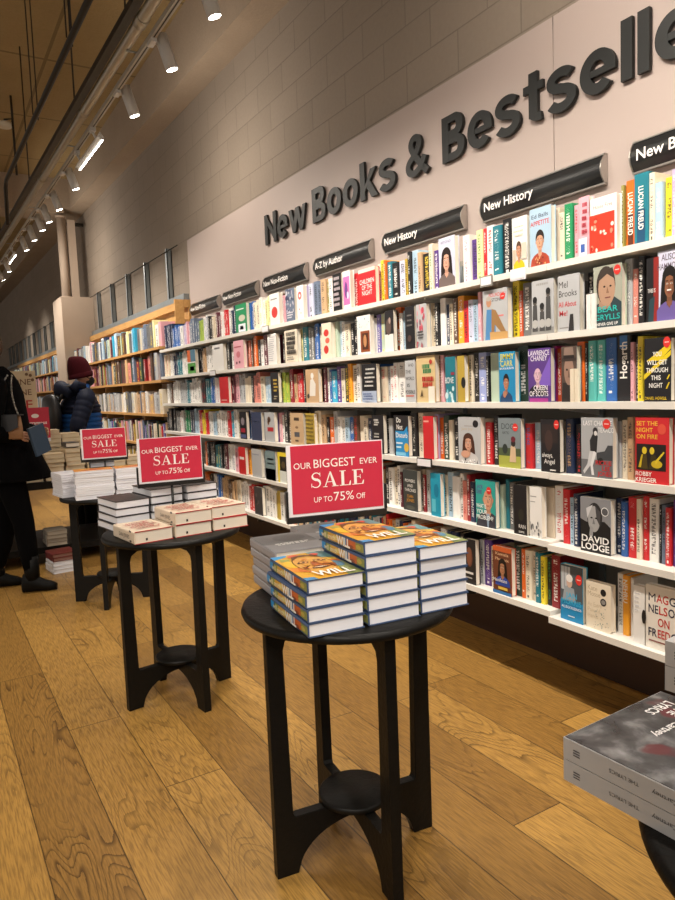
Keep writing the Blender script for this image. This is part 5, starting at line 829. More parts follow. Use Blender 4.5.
# flat lying books
def flat(name, pos, rz, t, h, w, c, acc, page, hard=True, seed=None):
    return make_book(name, t, h, w, hard, c, acc, page, (pos[0], pos[1], pos[2]+t/2), (-pi/2, 0, rz), seed)
WILLC = hx('c9a03a')
def will_book(full):
    t, h, w = .0355, .262, .154
    o = flat('hardback_book', (0,0,0), 0, t, h, w, hx('3f5274'), None, PAGEW, True, .3)
    # jacket artwork on spine and cover
    m = MB()
    sp = [('r', 0, 0, .16, 1, '8a8f4e'), ('r', .16, 0, .36, 1, 'c4632e'), ('r', .36, 0, .42, 1, '2d86b8'), ('r', .42, 0, .78, 1, 'd2a336'), ('r', .78, 0, .88, 1, '8d9a48'), ('r', .9, .1, 1, 1, '2f8fcb'),
          ('e', .6, .55, .06, .3, 'e2cf7c'), ('e', .25, .2, .05, .2, '8a4a34'), ('e', .1, .5, .05, .3, 'b9a850'), ('r', .88, 0, .9, 1, '3a4a3c')]
    for i, s in enumerate(sp):
        x = -.0004-.0001*i
        F = lambda u, v: (x, t*.285-v*t*.57, u*h)
        if s[0] == 'r': m.quad([F(s[1], s[2]), F(s[1], s[4]), F(s[3], s[4]), F(s[3], s[2])][::-1], hx(s[5]))
        else: m.quad([F(s[1]+s[3]*cos(2*pi*k/14), s[2]+s[4]*sin(2*pi*k/14)) for k in range(14)], hx(s[5]))
    m.build('spine_picture', M['prnt'], o)
    m = MB()
    put_text(m, 'WILL', lambda u, v: (-.0018, .5*.022-v, h*.57-u), 0, 0, .022, hx('f4f0e6'), 'l', .078, .04)
    put_text(m, 'will smith', lambda u, v: (-.0018, .5*.013-v, h*.93-u), 0, 0, .013, hx('eadfb8'), 'l', .085, .02)
    m.build('spine_title', M['prnt'], o)
    if full:
        A = [('r', .0, .0, 1, 1, 'd3a233'), ('p', [(0, .86), (.25, .93), (.3, 1), (0, 1)], '2f8fcb'), ('p', [(0, 0), (.2, 0), (.18, .08), (.0, .1)], '3a8ec0'), ('p', [(.78, .74), (1, .66), (1, 1), (.66, 1)], '5f8a8c'), ('e', .1, .4, .1, .09, 'd98a3a'), ('e', .9, .62, .08, .06, 'd9b64c'), ('p', [(.05, .75), (.2, .72), (.24, .82), (.08, .86)], '9a9c50'), ('p', [(.8, .5), (.98, .46), (.98, .58), (.84, .6)], 'c4652e'), ('p', [(.72, .0), (1, 0), (1, .5), (.8, .4)], '7d8a52'), ('e', .38, .9, .12, .06, 'd8604c'),
             ('e', .14, .6, .12, .14, 'e0b72e'), ('e', .86, .42, .1, .12, '4a7a96'), ('p', [(.1, .3), (.3, .22), (.34, .36), (.15, .45)], 'c8702c'), ('e', .75, .88, .08, .05, 'c94f3c'),
             ('e', .5, .52, .332, .367, '5a3c22'), ('e', .5, .51, .32, .355, 'd3a04e'), ('e', .36, .42, .1, .1, 'd9a04c'), ('e', .66, .44, .09, .1, 'b9702e'), ('e', .5, .72, .14, .05, 'dba552'), ('p', [(.24, .56), (.44, .64), (.44, .66), (.24, .6)], '3d2a1c'), ('p', [(.56, .64), (.76, .56), (.76, .6), (.56, .66)], '3d2a1c'), ('p', [(.26, .34), (.3, .4), (.4, .46), (.39, .47), (.28, .42)], '4a2f1c'), ('p', [(.74, .34), (.7, .4), (.6, .46), (.61, .47), (.72, .42)], '4a2f1c'), ('p', [(.22, .7), (.3, .86), (.5, .9), (.7, .86), (.78, .7), (.6, .82), (.4, .82)], '6a4522'), ('e', .36, .6, .09, .05, '5a3420'), ('e', .36, .6, .07, .035, 'd9a05c'), ('e', .64, .6, .09, .05, '5a3420'), ('e', .64, .6, .07, .035, 'd9a05c'), ('e', .36, .6, .03, .022, '2a1a12'), ('e', .64, .6, .03, .022, '2a1a12'),
             ('p', [(.47, .58), (.53, .58), (.6, .42), (.4, .42)], '9a5428'), ('e', .5, .43, .09, .03, 'b86a34'), ('p', [(.32, .34), (.5, .3), (.68, .34), (.5, .4)], '5a2a1a'), ('p', [(.36, .345), (.5, .33), (.64, .345), (.5, .37)], 'e6d2b0'), ('p', [(.2, .45), (.26, .4), (.3, .3), (.24, .34)], '8a4a24'), ('p', [(.74, .45), (.8, .4), (.74, .28), (.7, .36)], '8a4a24'), ('e', .44, .7, .05, .02, 'd98a44'), ('e', .6, .5, .04, .06, 'd09040'), ('e', .34, .48, .04, .05, 'd8a048'),
             ('t', 'WILL', .52, .03, .044, 'f6f2ea', 'c', .80*w/w*.8, .06)]
        A[-1] = ('t', 'WILL', .55, .035, .046, 'f6f2ea', 'c', .66, .05)
        draw_art(o, A, w, h, -t/2)
    return o
ord2 = ['topmost', 'second from top', 'third from top', 'fourth from top', 'fifth from top', 'bottom one', 'seventh from top', 'eighth from top', 'ninth from top', 'tenth from top', 'eleventh from top', 'twelfth from top', 'thirteenth from top']
def ordpos(i, n): return 'topmost' if i == 0 else 'at the bottom' if i == n-1 else ord2[i] if i != 5 else 'sixth from top'
def stack(proto_full, proto_plain, pos, rz, n, t, desc, where, group, jit=.003, cat='book', used=None):
    for i in range(n):
        top = i == n-1; pr = proto_full if top else proto_plain
        if used is not None and pr.name not in used: o = pr; used.add(pr.name)
        else: o = copy_tree(pr)
        o.location = (pos[0]+rnd.uniform(-jit, jit), pos[1]+rnd.uniform(-jit, jit), pos[2]+t/2+i*(t+.0004)+.0003)
        o.rotation_euler = (-pi/2, 0, rz+rnd.uniform(-.02, .02))
        tag(o, '%s, %s, %s' % (desc, ordpos(n-1-i, n), where), cat, group)
used = set()
wf = will_book(True); wp = will_book(False); Z1 = .76
A_ = radians(-5.8)
stack(wf, wp, (.753, 1.429, Z1), A_, 4, .0355, 'yellow painted-jacket hardback', 'left front stack on the near round table', 'yellow hardbacks on the near table', .004, used=used)
stack(wf, wp, (.914, 1.413, Z1), A_, 6, .0355, 'yellow painted-jacket hardback', 'tall middle stack on the near round table', 'yellow hardbacks on the near table', .004, used=used)
stack(wf, wp, (1.072, 1.400, Z1), A_, 5, .0355, 'yellow painted-jacket hardback', 'right stack on the near round table', 'yellow hardbacks on the near table', .004, used=used)
def grey_book(full):
    t, h, w = .0285, .235, .17; o = flat('hardback_book', (0,0,0), 0, t, h, w, hx('a29fa2'), None, PAGE, True)
    if full:
        draw_art(o, [('r', 0, 0, 1, 1, '58585a'), ('p', [(.0, 0), (1, 0), (1, .4), (.5, .3), (0, .45)], '77777a'), ('e', .6, .7, .3, .2, '434346')]+[('t', 'Unknown', .5, .42, .02, 'd9d7d4', 'c', .7, 0)][:0]+lines(2, .2, .85, .3, .45, 'c9c7c4', 91, .02), w, h, -t/2)
    return o
gf = grey_book(True); gp = grey_book(False); used = set()
stack(gf, gp, (.82, 1.73, Z1), radians(-7), 5, .0285, 'plain grey hardback', 'left rear grey stack on the near round table', 'grey hardbacks on the near table', used=used)
stack(gf, gp, (.995, 1.80, Z1), radians(-7), 5, .0285, 'plain grey hardback', 'rear grey stack behind the large sale sign', 'grey hardbacks on the near table', used=used)

# middle table
def jones(full):
    t, h, w = .052, .24, .168; o = flat('hardback_book', (0,0,0), 0, t, h, w, hx('dccbb4'), None, hx('e6dccb'), True)
    m = MB(); put_text(m, 'DAN JONES', lambda u, v: (-.0008, .008-v, h*.7-u), 0, 0, .016, hx('5a4a40'), 'l', .115, .0)
    for q in range(2): m.quad([(-.0006, .02-.04*q+a, .03+b) for a, b in ((-.008, 0), (-.008, .02), (.0, .02), (0, 0))][::-1], hx('3a2f2a'))
    m.build('spine_title', M['prnt'], o)
    m = MB(); m.box(w*.0+.05, .006, .0026, .058, .016, .0034, hx('2a2422')); m.build('edge_mark', M['prnt'], o)
    m = MB()
    for zz in (0, ): m.box(.004, -t/2-.0004, -.0006, w, -t/2+.003, .0008, hx('b02a30')); m.box(.004, t/2-.003, -.0006, w, t/2+.0002, .0008, hx('b02a30'))
    m.build('red_binding_edge', M['prnt'], o)
    if full: draw_art(o, lines(5, .12, .9, .15, .9, 'b03a34', 93, .03)+dots(26, .05, .03, .95, .97, .03, ['c9a48c', 'c4554a', '9a8a78'], 94), w, h, -t/2)
    return o
jf = jones(True); jp = jones(False); used = set()
stack(jf, jp, (.690, 2.772, Z1), radians(6), 1, .052, 'thick cream hardback with red lettering', 'front left spot on the middle round table', 'thick cream hardbacks on the middle table', used=used)
stack(jf, jp, (.866, 2.79, Z1), radians(5), 2, .052, 'thick cream hardback with red lettering', 'centre stack on the middle round table', 'thick cream hardbacks on the middle table', .004, used=used)
stack(jf, jp, (1.042, 2.812, Z1), radians(4), 2, .052, 'thick cream hardback with red lettering', 'right stack on the middle round table', 'thick cream hardbacks on the middle table', .004, used=used)
def turned(pos, rz, w, h): return (pos[0]+cos(rz)*w-sin(rz)*h, pos[1]+sin(rz)*w+cos(rz)*h, pos[2]), rz+pi
def dark_book(full):
    t, h, w = .034, .235, .158; o = flat('hardback_book', (0,0,0), 0, t, h, w, hx('26242a'), None, PAGEW, True)
    if full: draw_art(o, [('r', 0, 0, 1, 1, '3a3536')]+dots(30, .05, .05, .95, .95, .06, ['4c4644', '2a2628', '59504c'], 95), w, h, -t/2)
    return o
df = dark_book(True); dp = dark_book(False); used = set()
stack(df, dp, *turned((.695, 3.075, Z1), radians(7), .158, .235), 4, .034, 'black-covered hardback with white pages', 'left rear stack on the middle table', 'black hardbacks on the middle table', .005, used=used)
stack(df, dp, *turned((.862, 3.092, Z1), radians(6), .158, .235), 5, .034, 'black-covered hardback with white pages', 'rear stack behind the middle sale sign', 'black hardbacks on the middle table', .004, used=used)
stack(df, dp, *turned((1.028, 3.098, Z1), radians(6), .158, .235), 5, .034, 'black-covered hardback with white pages', 'right rear stack on the middle table', 'black hardbacks on the middle table', .004, used=used)
# third table: thin paperbacks
Z3 = .76*.947
def thin(full):
    t, h, w = .0135, .165, .232; o = flat('paperback_book', (0,0,0), 0, t, h, w, hx('d9d8de'), None, PAGEW, False)
    if full: draw_art(o, [('r', 0, 0, 1, 1, 'cf8a3c'), ('e', .5, .5, .3, .25, 'b5502c'), ('e', .3, .7, .15, .1, 'e2b85c'), ('r', .1, .05, .9, .15, 'efe2c8')], w, h, -t/2)
    return o
tf = thin(True); tp = thin(False); used = set()
for (x, y, a, n, wh) in ((.785, 4.50, -7, 13, 'front left stack on the third table'), (1.03, 4.475, -7, 13, 'front right stack on the third table'), (.90, 4.70, 96, 11, 'side stack on the third table')):
    stack(tf if a < 50 else tp, tp, (x, y, Z3), radians(a), n, .0135, 'thin white paperback', wh, 'thin paperbacks on the third table', .004, used=used)
stack(dp, dp, (.93, 4.76, Z3), radians(-10), 6, .034, 'black-covered hardback', 'rear stack on the third table', 'black hardbacks on the third table', .004)

# sale signs
def sale_sign(loc, rz, W, lab, base_z):
    e = empty('sale_sign', (loc[0], loc[1], base_z), rz, label=lab, cat='sign', group='red sale signs in black stands')
    zb = loc[2]-base_z; H = W*.70
    m = MB(); m.box(-W/2, -.002, zb, W/2, .002, zb+H); m.build('acrylic_sleeve', M['card'], e)
    m = MB(); m.box(-W/2+.012, -.0035, zb+.008, W/2-.003, -.0021, zb+H-.003); m.build('red_card', M['red'], e)
    m = MB(); F = lambda u, v: (u*W+.004, -.0042, zb+v*H)
    kx = W
    def tx(s, x, y, h, w, bold): put_text(m, s, lambda u, v: (u+.004, -.0042, zb+v), x*W, y*H, h*H, None, 'c', w*W, bold)
    tx('OUR', -.36, .665, .085, .175, .0); tx('BIGGEST', -.03, .665, .12, .43, .0); tx('EVER', .33, .675, .085, .185, .0)
    put_serif(m, 'SALE', lambda u, v: (u+.004, -.0042, zb+v), 0, .385*H, .215*H, None, .56*W)
    tx('UP TO', -.16, .18, .075, .19, .0); tx('75%', .055, .18, .125, .21, .0); tx('Off', .235, .18, .08, .095, .0)
    m.build('sign_lettering', M['whitetxt'], e)
    m = MB(); m.box(-W/2-.006, -.008, zb-.018, W/2+.006, .008, zb-.001)
    for s in (-1, 1): m.box(s*(W/2+.0045)-.003, -.008, zb-.0005, s*(W/2+.0045)+.003, .008, zb+.075)
    m.build('holder_channel', M['plastic'], e)
    m = MB(); m.tube([(0,0,.004),(0,0,zb-.018)], .006, 10); m.build('stem', M['plastic'], e)
    m = MB(); m.box(-.04, -.014, 0, .04, .014, .005); m.build('base_plate', M['plastic'], e)
sale_sign((1.024, 1.722, .993), radians(-12), .296, 'largest red sale sign standing among the yellow hardbacks on the near table', Z1)
sale_sign((.95, 3.060, .965), radians(-5), .29, 'red sale sign standing on the middle table behind the thick cream hardbacks', Z1)
sale_sign((1.02, 4.71, .953), radians(-5), .285, 'farthest red sale sign, on the table of thin white paperbacks', Z3)

# boxed sets at the right edge
def boxed_set(pos, rz, L, D, t, lab, art=True):
    e = empty('boxed_book_set', pos, rz, label=lab, cat='boxed set', group='silver boxed sets at the right edge')
    for k in range(2):
        z = k*(t+.0012)
        m = MB(); m.box(0, -L, z, D, 0, z+t); o = bevel(m.build('volume', M['silverbox'], e), .002)
        q = MB()
        F = lambda u, v: (-.0006, -L*.36+u*-1*-1-0, z+v)
        # lettering reads upside down towards the left end
        def T(s, y0, w, h, zz): put_text(q, s, lambda u, v: (-.0006, y0+u, z+zz-v), 0, 0, h, hx('4a4a4c'), 'l', w, 0)
        T('THE LYRICS', -L*.46, L*.17, t*.17, t*.6); T('Paul McCartney', -L*.80, L*.27, t*.2, t*.62)
        for i in range(3): q.quad([(-.0006, -.018-a*.012, z+t*.34+i*t*.12+b) for a, b in ((0, 0), (1, 0), (.9, t*.06), (0, t*.06))][::1], hx('55565a'))
        q.build('spine_title', M['prnt'], o)
    z = 2*t+.0012
    if art:
        m = MB(); m.box(.002, -L+.002, z+.0002, D-.002, -.002, z+.0012); m.build('cover_picture', M['boxart'], e)
        m = MB()
        def TT(s, x, y, h, w): put_text(m, s, lambda u, v: (x-u, y-v, z+.0015), 0, 0, h, hx('f0f0f0'), 'l', w, .02)
        TT('LYRICS', .222, -.026, .016, .06); TT('THE', .218, -.050, .016, .034); TT('Paul McCartney', .226, -.074, .014, .12)
        m.build('cover_title', M['prnt'], e)
    m = MB(); m.box(-.001, -L-.001, z+.0045 if art else z+.001, D+.001, .001, z+.0065 if art else z+.003)
def m_boxart():
    m, nt, b = newmat('grey_photo_print')
    tc = N(nt, 'ShaderNodeTexCoord'); n1 = N(nt, 'ShaderNodeTexNoise'); n1.inputs['Scale'].default_value = 16; n1.inputs['Detail'].default_value = 7; n1.inputs['Distortion'].default_value = .25
    n2 = N(nt, 'ShaderNodeTexNoise'); n2.inputs['Scale'].default_value = 11; n2.inputs['Detail'].default_value = 2
    mp = N(nt, 'ShaderNodeMapping'); mp.inputs['Location'].default_value = (3.1, 1.7, 0)
    nt.links.new(tc.outputs['Object'], n1.inputs['Vector']); nt.links.new(tc.outputs['Object'], mp.inputs[0]); nt.links.new(mp.outputs[0], n2.inputs['Vector'])
    r = N(nt, 'ShaderNodeValToRGB'); e = r.color_ramp.elements; e[0].position = .36; e[0].color = (*hx('2a2b2d'), 1); e[1].position = .72; e[1].color = (*hx('a2a3a5'), 1)
    e2 = r.color_ramp.elements.new(.52); e2.color = (*hx('525355'), 1); nt.links.new(n1.outputs['Fac'], r.inputs[0])
    mr = N(nt, 'ShaderNodeMapRange'); mr.inputs[1].default_value = .62; mr.inputs[2].default_value = .67; nt.links.new(n2.outputs['Fac'], mr.inputs[0])
    nt.links.new(mixc(nt, mathn(nt, 'MULTIPLY', mr.outputs[0], .75), r.outputs[0], hx('6e2a31')), b.inputs['Base Color']); b.inputs['Roughness'].default_value = .25
    return m
M['boxart'] = m_boxart()
M['silverbox'] = plain('silver_paper_board', hx('bababa'), .35, var=.04)
boxed_set((.782, .682, Z1+.0005), radians(2), .27, .25, .0325, 'large silver boxed set of two volumes with printed photo top, lower right corner')
boxed_set((1.172, .776, Z1+.0005), radians(6), .27, .20, .048, 'smaller looking silver boxed set at the right edge above the large one', False)

# ---------------------------------------------------------------- far display table
e = empty('display_table', (1.0, 6.45, 0), label='low wide black display table at the back left piled with cream books', cat='table')
m = MB(); m.box(-.95, -.45, .63, .95, .45, .69); bevel(m.build('table_top', M['black'], e), .004)
m = MB(); m.box(-.92, -.42, .10, .92, .42, .15); bevel(m.build('lower_shelf', M['black'], e), .004)
for sx in (-.9, .84):
    for sy in (-.42, .36):
        m = MB(); m.box(sx, sy, 0, sx+.06, sy+.06, .6295); m.build('leg', M['black'], e)
def cream_book():
    t, h, w = .036, .23, .152
    return flat('hardback_book', (0,0,0), 0, t, h, w, hx('cbb592'), None, hx('dccdae'), True)
cb = cream_book(); used = set()
ZT_ = .691
for k, (x, n) in enumerate(((.50, 7), (.665, 6), (.83, 6), (.995, 7), (1.16, 6), (1.325, 5), (1.49, 4))):
    stack(cb, cb, (x, 6.03, ZT_), radians(rnd.uniform(-1.2, 1.2)), n, .036, 'cream book', '%s front stack from left on far display table' % ordn[k+1], 'cream books on the far display table', .006, used=used)
for k, (x, n) in enumerate(((.53, 10), (.70, 9), (.865, 11), (1.03, 10), (1.195, 9))):
    stack(cb, cb, (x, 6.33, ZT_), radians(rnd.uniform(-1.2, 1.2)), n, .036, 'cream book', '%s back stack from left on far display table' % ordn[k+1], 'cream books on the far display table', .006)
o = flat('book', (.985, 6.0, 0), 0, .036, .2, .11, hx('17171a'), None, PAGE); o.location = (1.0, 6.03, ZT_+7*.0366+.025); tag(o, 'small black book lying on the cream stacks behind the third sale sign', 'book')
# under table stock
rb = flat('hardback_book', (0,0,0), 0, .03, .22, .16, hx('a8242c'), None, PAGE, True); used = set()
stack(rb, rb, (.30, 6.02, .151), 0, 4, .03, 'red book', 'stack on the low shelf behind the black boots', 'red books under the far table', .004, used=used)
gb = flat('hardback_book', (0,0,0), 0, .03, .22, .16, hx('8d8272'), None, hx('b5aa98'), True); used = set()
stack(gb, gb, (.80, 6.02, .151), 0, 4, .03, 'drab grey-brown book', 'stack on the low shelf of the far table', 'drab books under the far table', .004, used=used)
wb = flat('hardback_book', (0,0,0), 0, .03, .22, .19, hx('d9d9dc'), None, PAGEW, True); used = set()
stack(wb, wb, (.78, 5.66, .0), radians(6), 3, .03, 'white book', 'floor stack in front of the far table', 'white books on the floor', .003, used=used)
db = flat('hardback_book', (0,0,0), 0, .03, .22, .19, hx('6a1f1c'), None, hx('7a4436'), True); used = set()
stack(db, db, (.785, 5.67, .0925), radians(6), 2, .03, 'dark red book', 'pair on the white books on the floor', 'dark red books on the floor', .003, used=used)
b_ = empty('cardboard_box', (.62, 7.1, 0), radians(8), label='tall tan cardboard box standing behind the far display table legs', cat='box')
m = MB(); m.box(-.12, -.1, 0, .12, .1, .42); m.build('carton', M['box'], b_); m = MB(); m.box(-.12, -.1, .42, .12, -.097, .52); m.build('flap', M['box'], b_)
# posters on the far table
ps = empty('offer_poster', (.70, 6.62, .691), radians(-14), label='cream poster with brown and red offer lettering behind the person in black', cat='poster')
m = MB(); m.box(-.19, -.004, .42, .19, .004, .92); m.build('board', M['poster'], ps)
m = MB(); m.box(-.008, -.006, .003, .008, .006, .42); m.build('stem', M['plastic'], ps); m = MB(); m.box(-.06, -.05, 0, .06, .05, .004); m.build('base_plate', M['plastic'], ps)
m = MB()
for s, z, h, c in (('BUY ONE', .80, .05, '7a5a3c'), ('GET ONE', .71, .05, '7a5a3c'), ('HALF', .59, .075, 'b8322c'), ('PRICE', .47, .075, 'b8322c')): put_text(m, s, lambda u, v: (u, -.0048, z+v), 0, 0, h, hx(c), 'c', .30, .01)
for x, z in ((.15, .88), (.165, .84), (.12, .89)): m.quad([(x+.014*cos(k*pi/4), -.0046, z+.014*sin(k*pi/4)) for k in range(8)], hx('7a5a3c'))
m.build('poster_lettering', M['prnt'], ps)
rs = empty('red_poster', (.82, 6.297, .691), 0, label='small red stand-up sign with white word and blobs on the far table', cat='sign')
m = MB(); m.box(-.11, -.003, .34, .11, .003, .60); m.build('board', M['red'], rs)
m = MB(); m.box(-.11, -.008, .31, .11, .008, .3395); m.box(-.008, -.006, .003, .008, .006, .31); m.box(-.05, -.022, 0, .05, .022, .003); m.build('stand', M['card'], rs)
m = MB(); put_text(m, 'Outrageous', lambda u, v: (u, -.0038, .46+v), 0, 0, .026, hx('f3eee9'), 'c', .18, .02)
for z, w in ((.53, .03), (.39, .035)): m.quad([(w*cos(k*pi/8)+.0, -.0037, z+.018*sin(k*pi/8)) for k in range(16)], hx('f3eee9'))
m.build('sign_lettering', M['prnt'], rs)

# ---------------------------------------------------------------- people
def skin_fig(name, V, E, mat, parent=None, sub=2):
    """V: name -> (pos, r or (rx, ry)); E: pairs; first vertex is the root"""
    ks = list(V); me = bpy.data.meshes.new(name); me.from_pydata([V[k][0] for k in ks], [(ks.index(a), ks.index(b)) for a, b in E], [])
    o = bpy.data.objects.new(name, me); col.objects.link(o)
    md = o.modifiers.new('skin', 'SKIN'); md.use_smooth_shade = True
    for i, k in enumerate(ks):
        r = V[k][1]; r = (r, r) if isinstance(r, (int, float)) else r
        sv = me.skin_vertices[0].data[i]; sv.radius = r; sv.use_root = (i == 0)
    s = o.modifiers.new('sub', 'SUBSURF'); s.levels = sub; s.render_levels = sub
    dg = bpy.context.evaluated_depsgraph_get(); me2 = bpy.data.meshes.new_from_object(o.evaluated_get(dg))
    o.modifiers.clear(); o.data = me2; me2.materials.clear(); me2.materials.append(mat)
    if parent: o.parent = parent
    return o
def hand_nodes(V, E, wrist, tag_, d, side, curl):
    """five fingers from a wrist: d = direction of fingers, side = direction of the thumb, curl = bending direction"""
    w = Vector(V[wrist][0]); d = Vector(d).normalized(); side = Vector(side).normalized(); curl = Vector(curl).normalized()
    pm = tag_+'palm'; V[pm] = (tuple(w+d*.05), (.026, .018)); E.append((wrist, pm))
    for i, (off, ln) in enumerate(((.026, .072), (.009, .08), (-.009, .075), (-.026, .058))):
        a = w+d*.085+side*off; b_ = a+(d*.7+curl*.7)*ln*.5; c = b_+(d*.1+curl)*ln*.5
        n1, n2, n3 = tag_+'k%d' % i, tag_+'m%d' % i, tag_+'t%d' % i
        V[n1] = (tuple(a), .0095); V[n2] = (tuple(b_), .0085); V[n3] = (tuple(c), .007); E += [(pm, n1), (n1, n2), (n2, n3)]
    a = w+d*.035+side*.036; b_ = a+(d*.6+side*.5+curl*.3)*.035; c = b_+(d*.6+curl*.7)*.028
    V[tag_+'a'] = (tuple(a), .011); V[tag_+'b'] = (tuple(b_), .0095); V[tag_+'c'] = (tuple(c), .008); E += [(pm, tag_+'a'), (tag_+'a', tag_+'b'), (tag_+'b', tag_+'c')]
def ring(c, rx, ry, n=20, tilt=0): return [(c[0]+rx*cos(2*pi*k/n), c[1]+ry*sin(2*pi*k/n), c[2]+tilt*cos(2*pi*k/n)) for k in range(n)]
def face_parts(parent, hc, s=1.0, matskin=None):
    m = MB()
    for q in (-1, 1): m.ell(hc[0]+.083*s, hc[1]+q*.032*s, hc[2]+.012*s, .011, .013, .009)
    m.build('eye', M['hair'], parent)

# person in black at the left edge; local front = +x
w = empty('person', (.485, 5.40, 0), radians(-14), label='person in long black coat at the left edge, tan bag at hip, holding slate book', cat='person')
V = {}; E = []
V['pelvis'] = ((0,0,.98), (.15,.13)); V['waist'] = ((0,0,1.13), (.125,.105)); V['chest'] = ((.0,0,1.35), (.16,.115)); V['neckb'] = ((-.005,0,1.52), (.075,.07)); V['neck'] = ((-0.035,0,1.59), .052)
V['jaw'] = ((-.055,.015,1.645), (.058,.06)); V['head'] = ((-0.055,0,1.71), (.085,.095)); V['crown'] = ((-0.070,0,1.79), (.07,.078)); V['nose'] = ((-.055,.098,1.69), .014)
E += [('pelvis','waist'),('waist','chest'),('chest','neckb'),('neckb','neck'),('neck','jaw'),('jaw','head'),('head','crown'),('head','nose')]
for s, n in ((-1, 'r'), (1, 'l')):
    fx = .13 if s < 0 else -.13
    V['hip'+n] = ((.01, s*.1, .92), .095); V['knee'+n] = ((.03+fx*.55, s*.11, .5), .06); V['ankle'+n] = ((fx, s*.115, .1), .042); V['heel'+n] = ((fx-.02, s*.115, .05), .036); V['toe'+n] = ((fx+.10, s*.125, .034), (.032,.024))
    E += [('pelvis','hip'+n),('hip'+n,'knee'+n),('knee'+n,'ankle'+n),('ankle'+n,'heel'+n),('heel'+n,'toe'+n)]
    V['sh'+n] = ((0, s*.185, 1.46), .07); E.append(('chest','sh'+n))
V['elr'] = ((-.03,-.27,1.16), .048); V['wrr'] = ((.08,-.24,1.12), .03); V['ell'] = ((-.02,.25,1.17), .048); V['wrl'] = ((.17,.2,1.12), .03)
for n in 'rl': E += [('sh'+n,'el'+n),('el'+n,'wr'+n)]
hand_nodes(V, E, 'wrr', 'hr', (1,.15,-.1), (0,.2,1), (-.1,.9,-.2)); hand_nodes(V, E, 'wrl', 'hl', (1,-.2,0), (0,0,1), (0,-.9,-.2))
body = skin_fig('body', V, E, M['skin'], w)
m = MB(); m.ell(-.055,-.026,1.742,.106,.108,.118, t0=.10); m.tube([(-.055,-.05,1.74),(-.055,-.06,1.66),(-.055,-.07,1.58),(-.06,-.075,1.5)], [.10,.10,.088,.04], 16, flat=.8); m.build('hair', M['hairb'], w); m = MB()
for q in (-1, 1): m.ell(-.055+q*.032, .083, 1.715, .013, .011, .009)
m.build('eye', M['hair'], w)
# coat: flared loft plus sleeves
m = MB(); cr = [(.80,.26,.25,.04),(.81,.265,.255,.04),(.95,.225,.225,.025),(1.1,.175,.19,.01),(1.25,.17,.21,.0),(1.4,.165,.235,-.01),(1.48,.145,.225,-.015),(1.54,.12,.15,-.02),(1.59,.085,.09,-.03),(1.6,.07,.075,-.03)]
m.loft([ring((o_,0,z), a*(1+0*0), b, 28) for z, a, b, o_ in cr])
for n, s in (('r',-1),('l',1)):
    P = [Vector((.0,s*.14,1.475)), Vector(V['sh'+n][0])+Vector((0,s*.012,0)), Vector(V['el'+n][0]), Vector(V['wr'+n][0])+Vector((.015,0,0))]
    pts = [P[0], P[1], P[1].lerp(P[2], .5), P[2], P[2].lerp(P[3], .5), P[3]]; m.tube(pts, [.07,.088,.078,.068,.06,.052], 16)
m.build('coat', M['coat'], w)
m = MB()
for n, s in (('r',-1),('l',1)):
    P = [Vector(V['hip'+n][0]), Vector(V['knee'+n][0]), Vector(V['ankle'+n][0])]
    m.tube([P[0]+Vector((0,0,.06)), P[0].lerp(P[1], .4), P[1], P[1].lerp(P[2], .45), P[2]+Vector((0,0,.05))], [.115,.098,.072,.066,.05], 16)
m.build('trousers', M['trouser'], w)
for n, s in (('r',-1),('l',1)):
    a = Vector(V['ankle'+n][0]); h_ = Vector(V['heel'+n][0]); t_ = Vector(V['toe'+n][0]); m = MB()
    m.tube([a+Vector((0,0,.16)), a+Vector((0,0,.06)), a+Vector((.0,0,-.01))], [.056,.052,.05], 16)
    d = (t_-h_); d.z = 0; d.normalize(); pd = Vector((-d.y, d.x, 0))
    rings = []
    for q, hw, top in ((-.05,.03,.08),(-.04,.042,.13),(.0,.046,.14),(.05,.045,.115),(.1,.046,.08),(.15,.042,.062),(.18,.026,.045)):
        c = Vector((h_.x, h_.y, 0))+d*q; rings.append([c+pd*hw*cos(2*pi*k/16)+Vector((0,0,.002+top*(.5+.5*sin(2*pi*k/16)))) for k in range(16)])
    m.loft(rings); m.build('boot', M['boot'], w)
# her bag and the book she holds
bg = empty('shoulder_bag', (.50, 5.13, 1.10), radians(-48), label='tan leather shoulder bag with chain strap at the hip of the person in black', cat='bag')
m = MB(); m.loft([ring((0,0,z), a, b, 20) for z, a, b in ((0,.135,.035),(.008,.145,.042),(.1,.14,.045),(.19,.13,.03),(.2,.12,.02))]); m.build('pouch', M['bag'], bg)
m = MB(); m.prism([(-.14,.20),(-.142,.10),(-.05,.065),(.05,.065),(.142,.10),(.14,.20)], -.056, -.047, lambda a, b, h: (a, h, b)); m.box(-.14,-.05,.196,.14,.03,.206); m.build('flap', M['darkbag'], bg)
m = MB()
for px_, top in ((-.12, (-.075,.12,.545)), (.11, (-.02,.11,.54))):
    a = Vector((px_,-.0,.2)); b2 = Vector(top); n_ = 26
    mid = a.lerp(b2, .5)+Vector((0,-.075,.02))
    for i in range(n_):
        t0 = i/n_; t1 = (i+.75)/n_; f_ = lambda t: a*(1-t)**2+mid*2*t*(1-t)+b2*t*t
        m.tube([f_(t0), f_(t1)], [.008,.008] if i % 2 else [.005,.005], 6)
m.build('chain_strap', M['chain'], bg); bg.scale = (.78, .78, .8)
fb = flat('book', (0,0,0), 0, .022, .25, .17, hx('2c3f52'), None, PAGE, True); fb.location = (.652, 5.085, .97); fb.rotation_euler = (radians(-4), radians(-14), radians(38)); fb.scale = (.8, 1, .8); tag(fb, 'slate blue book held upright in the hand of the person in black', 'book')

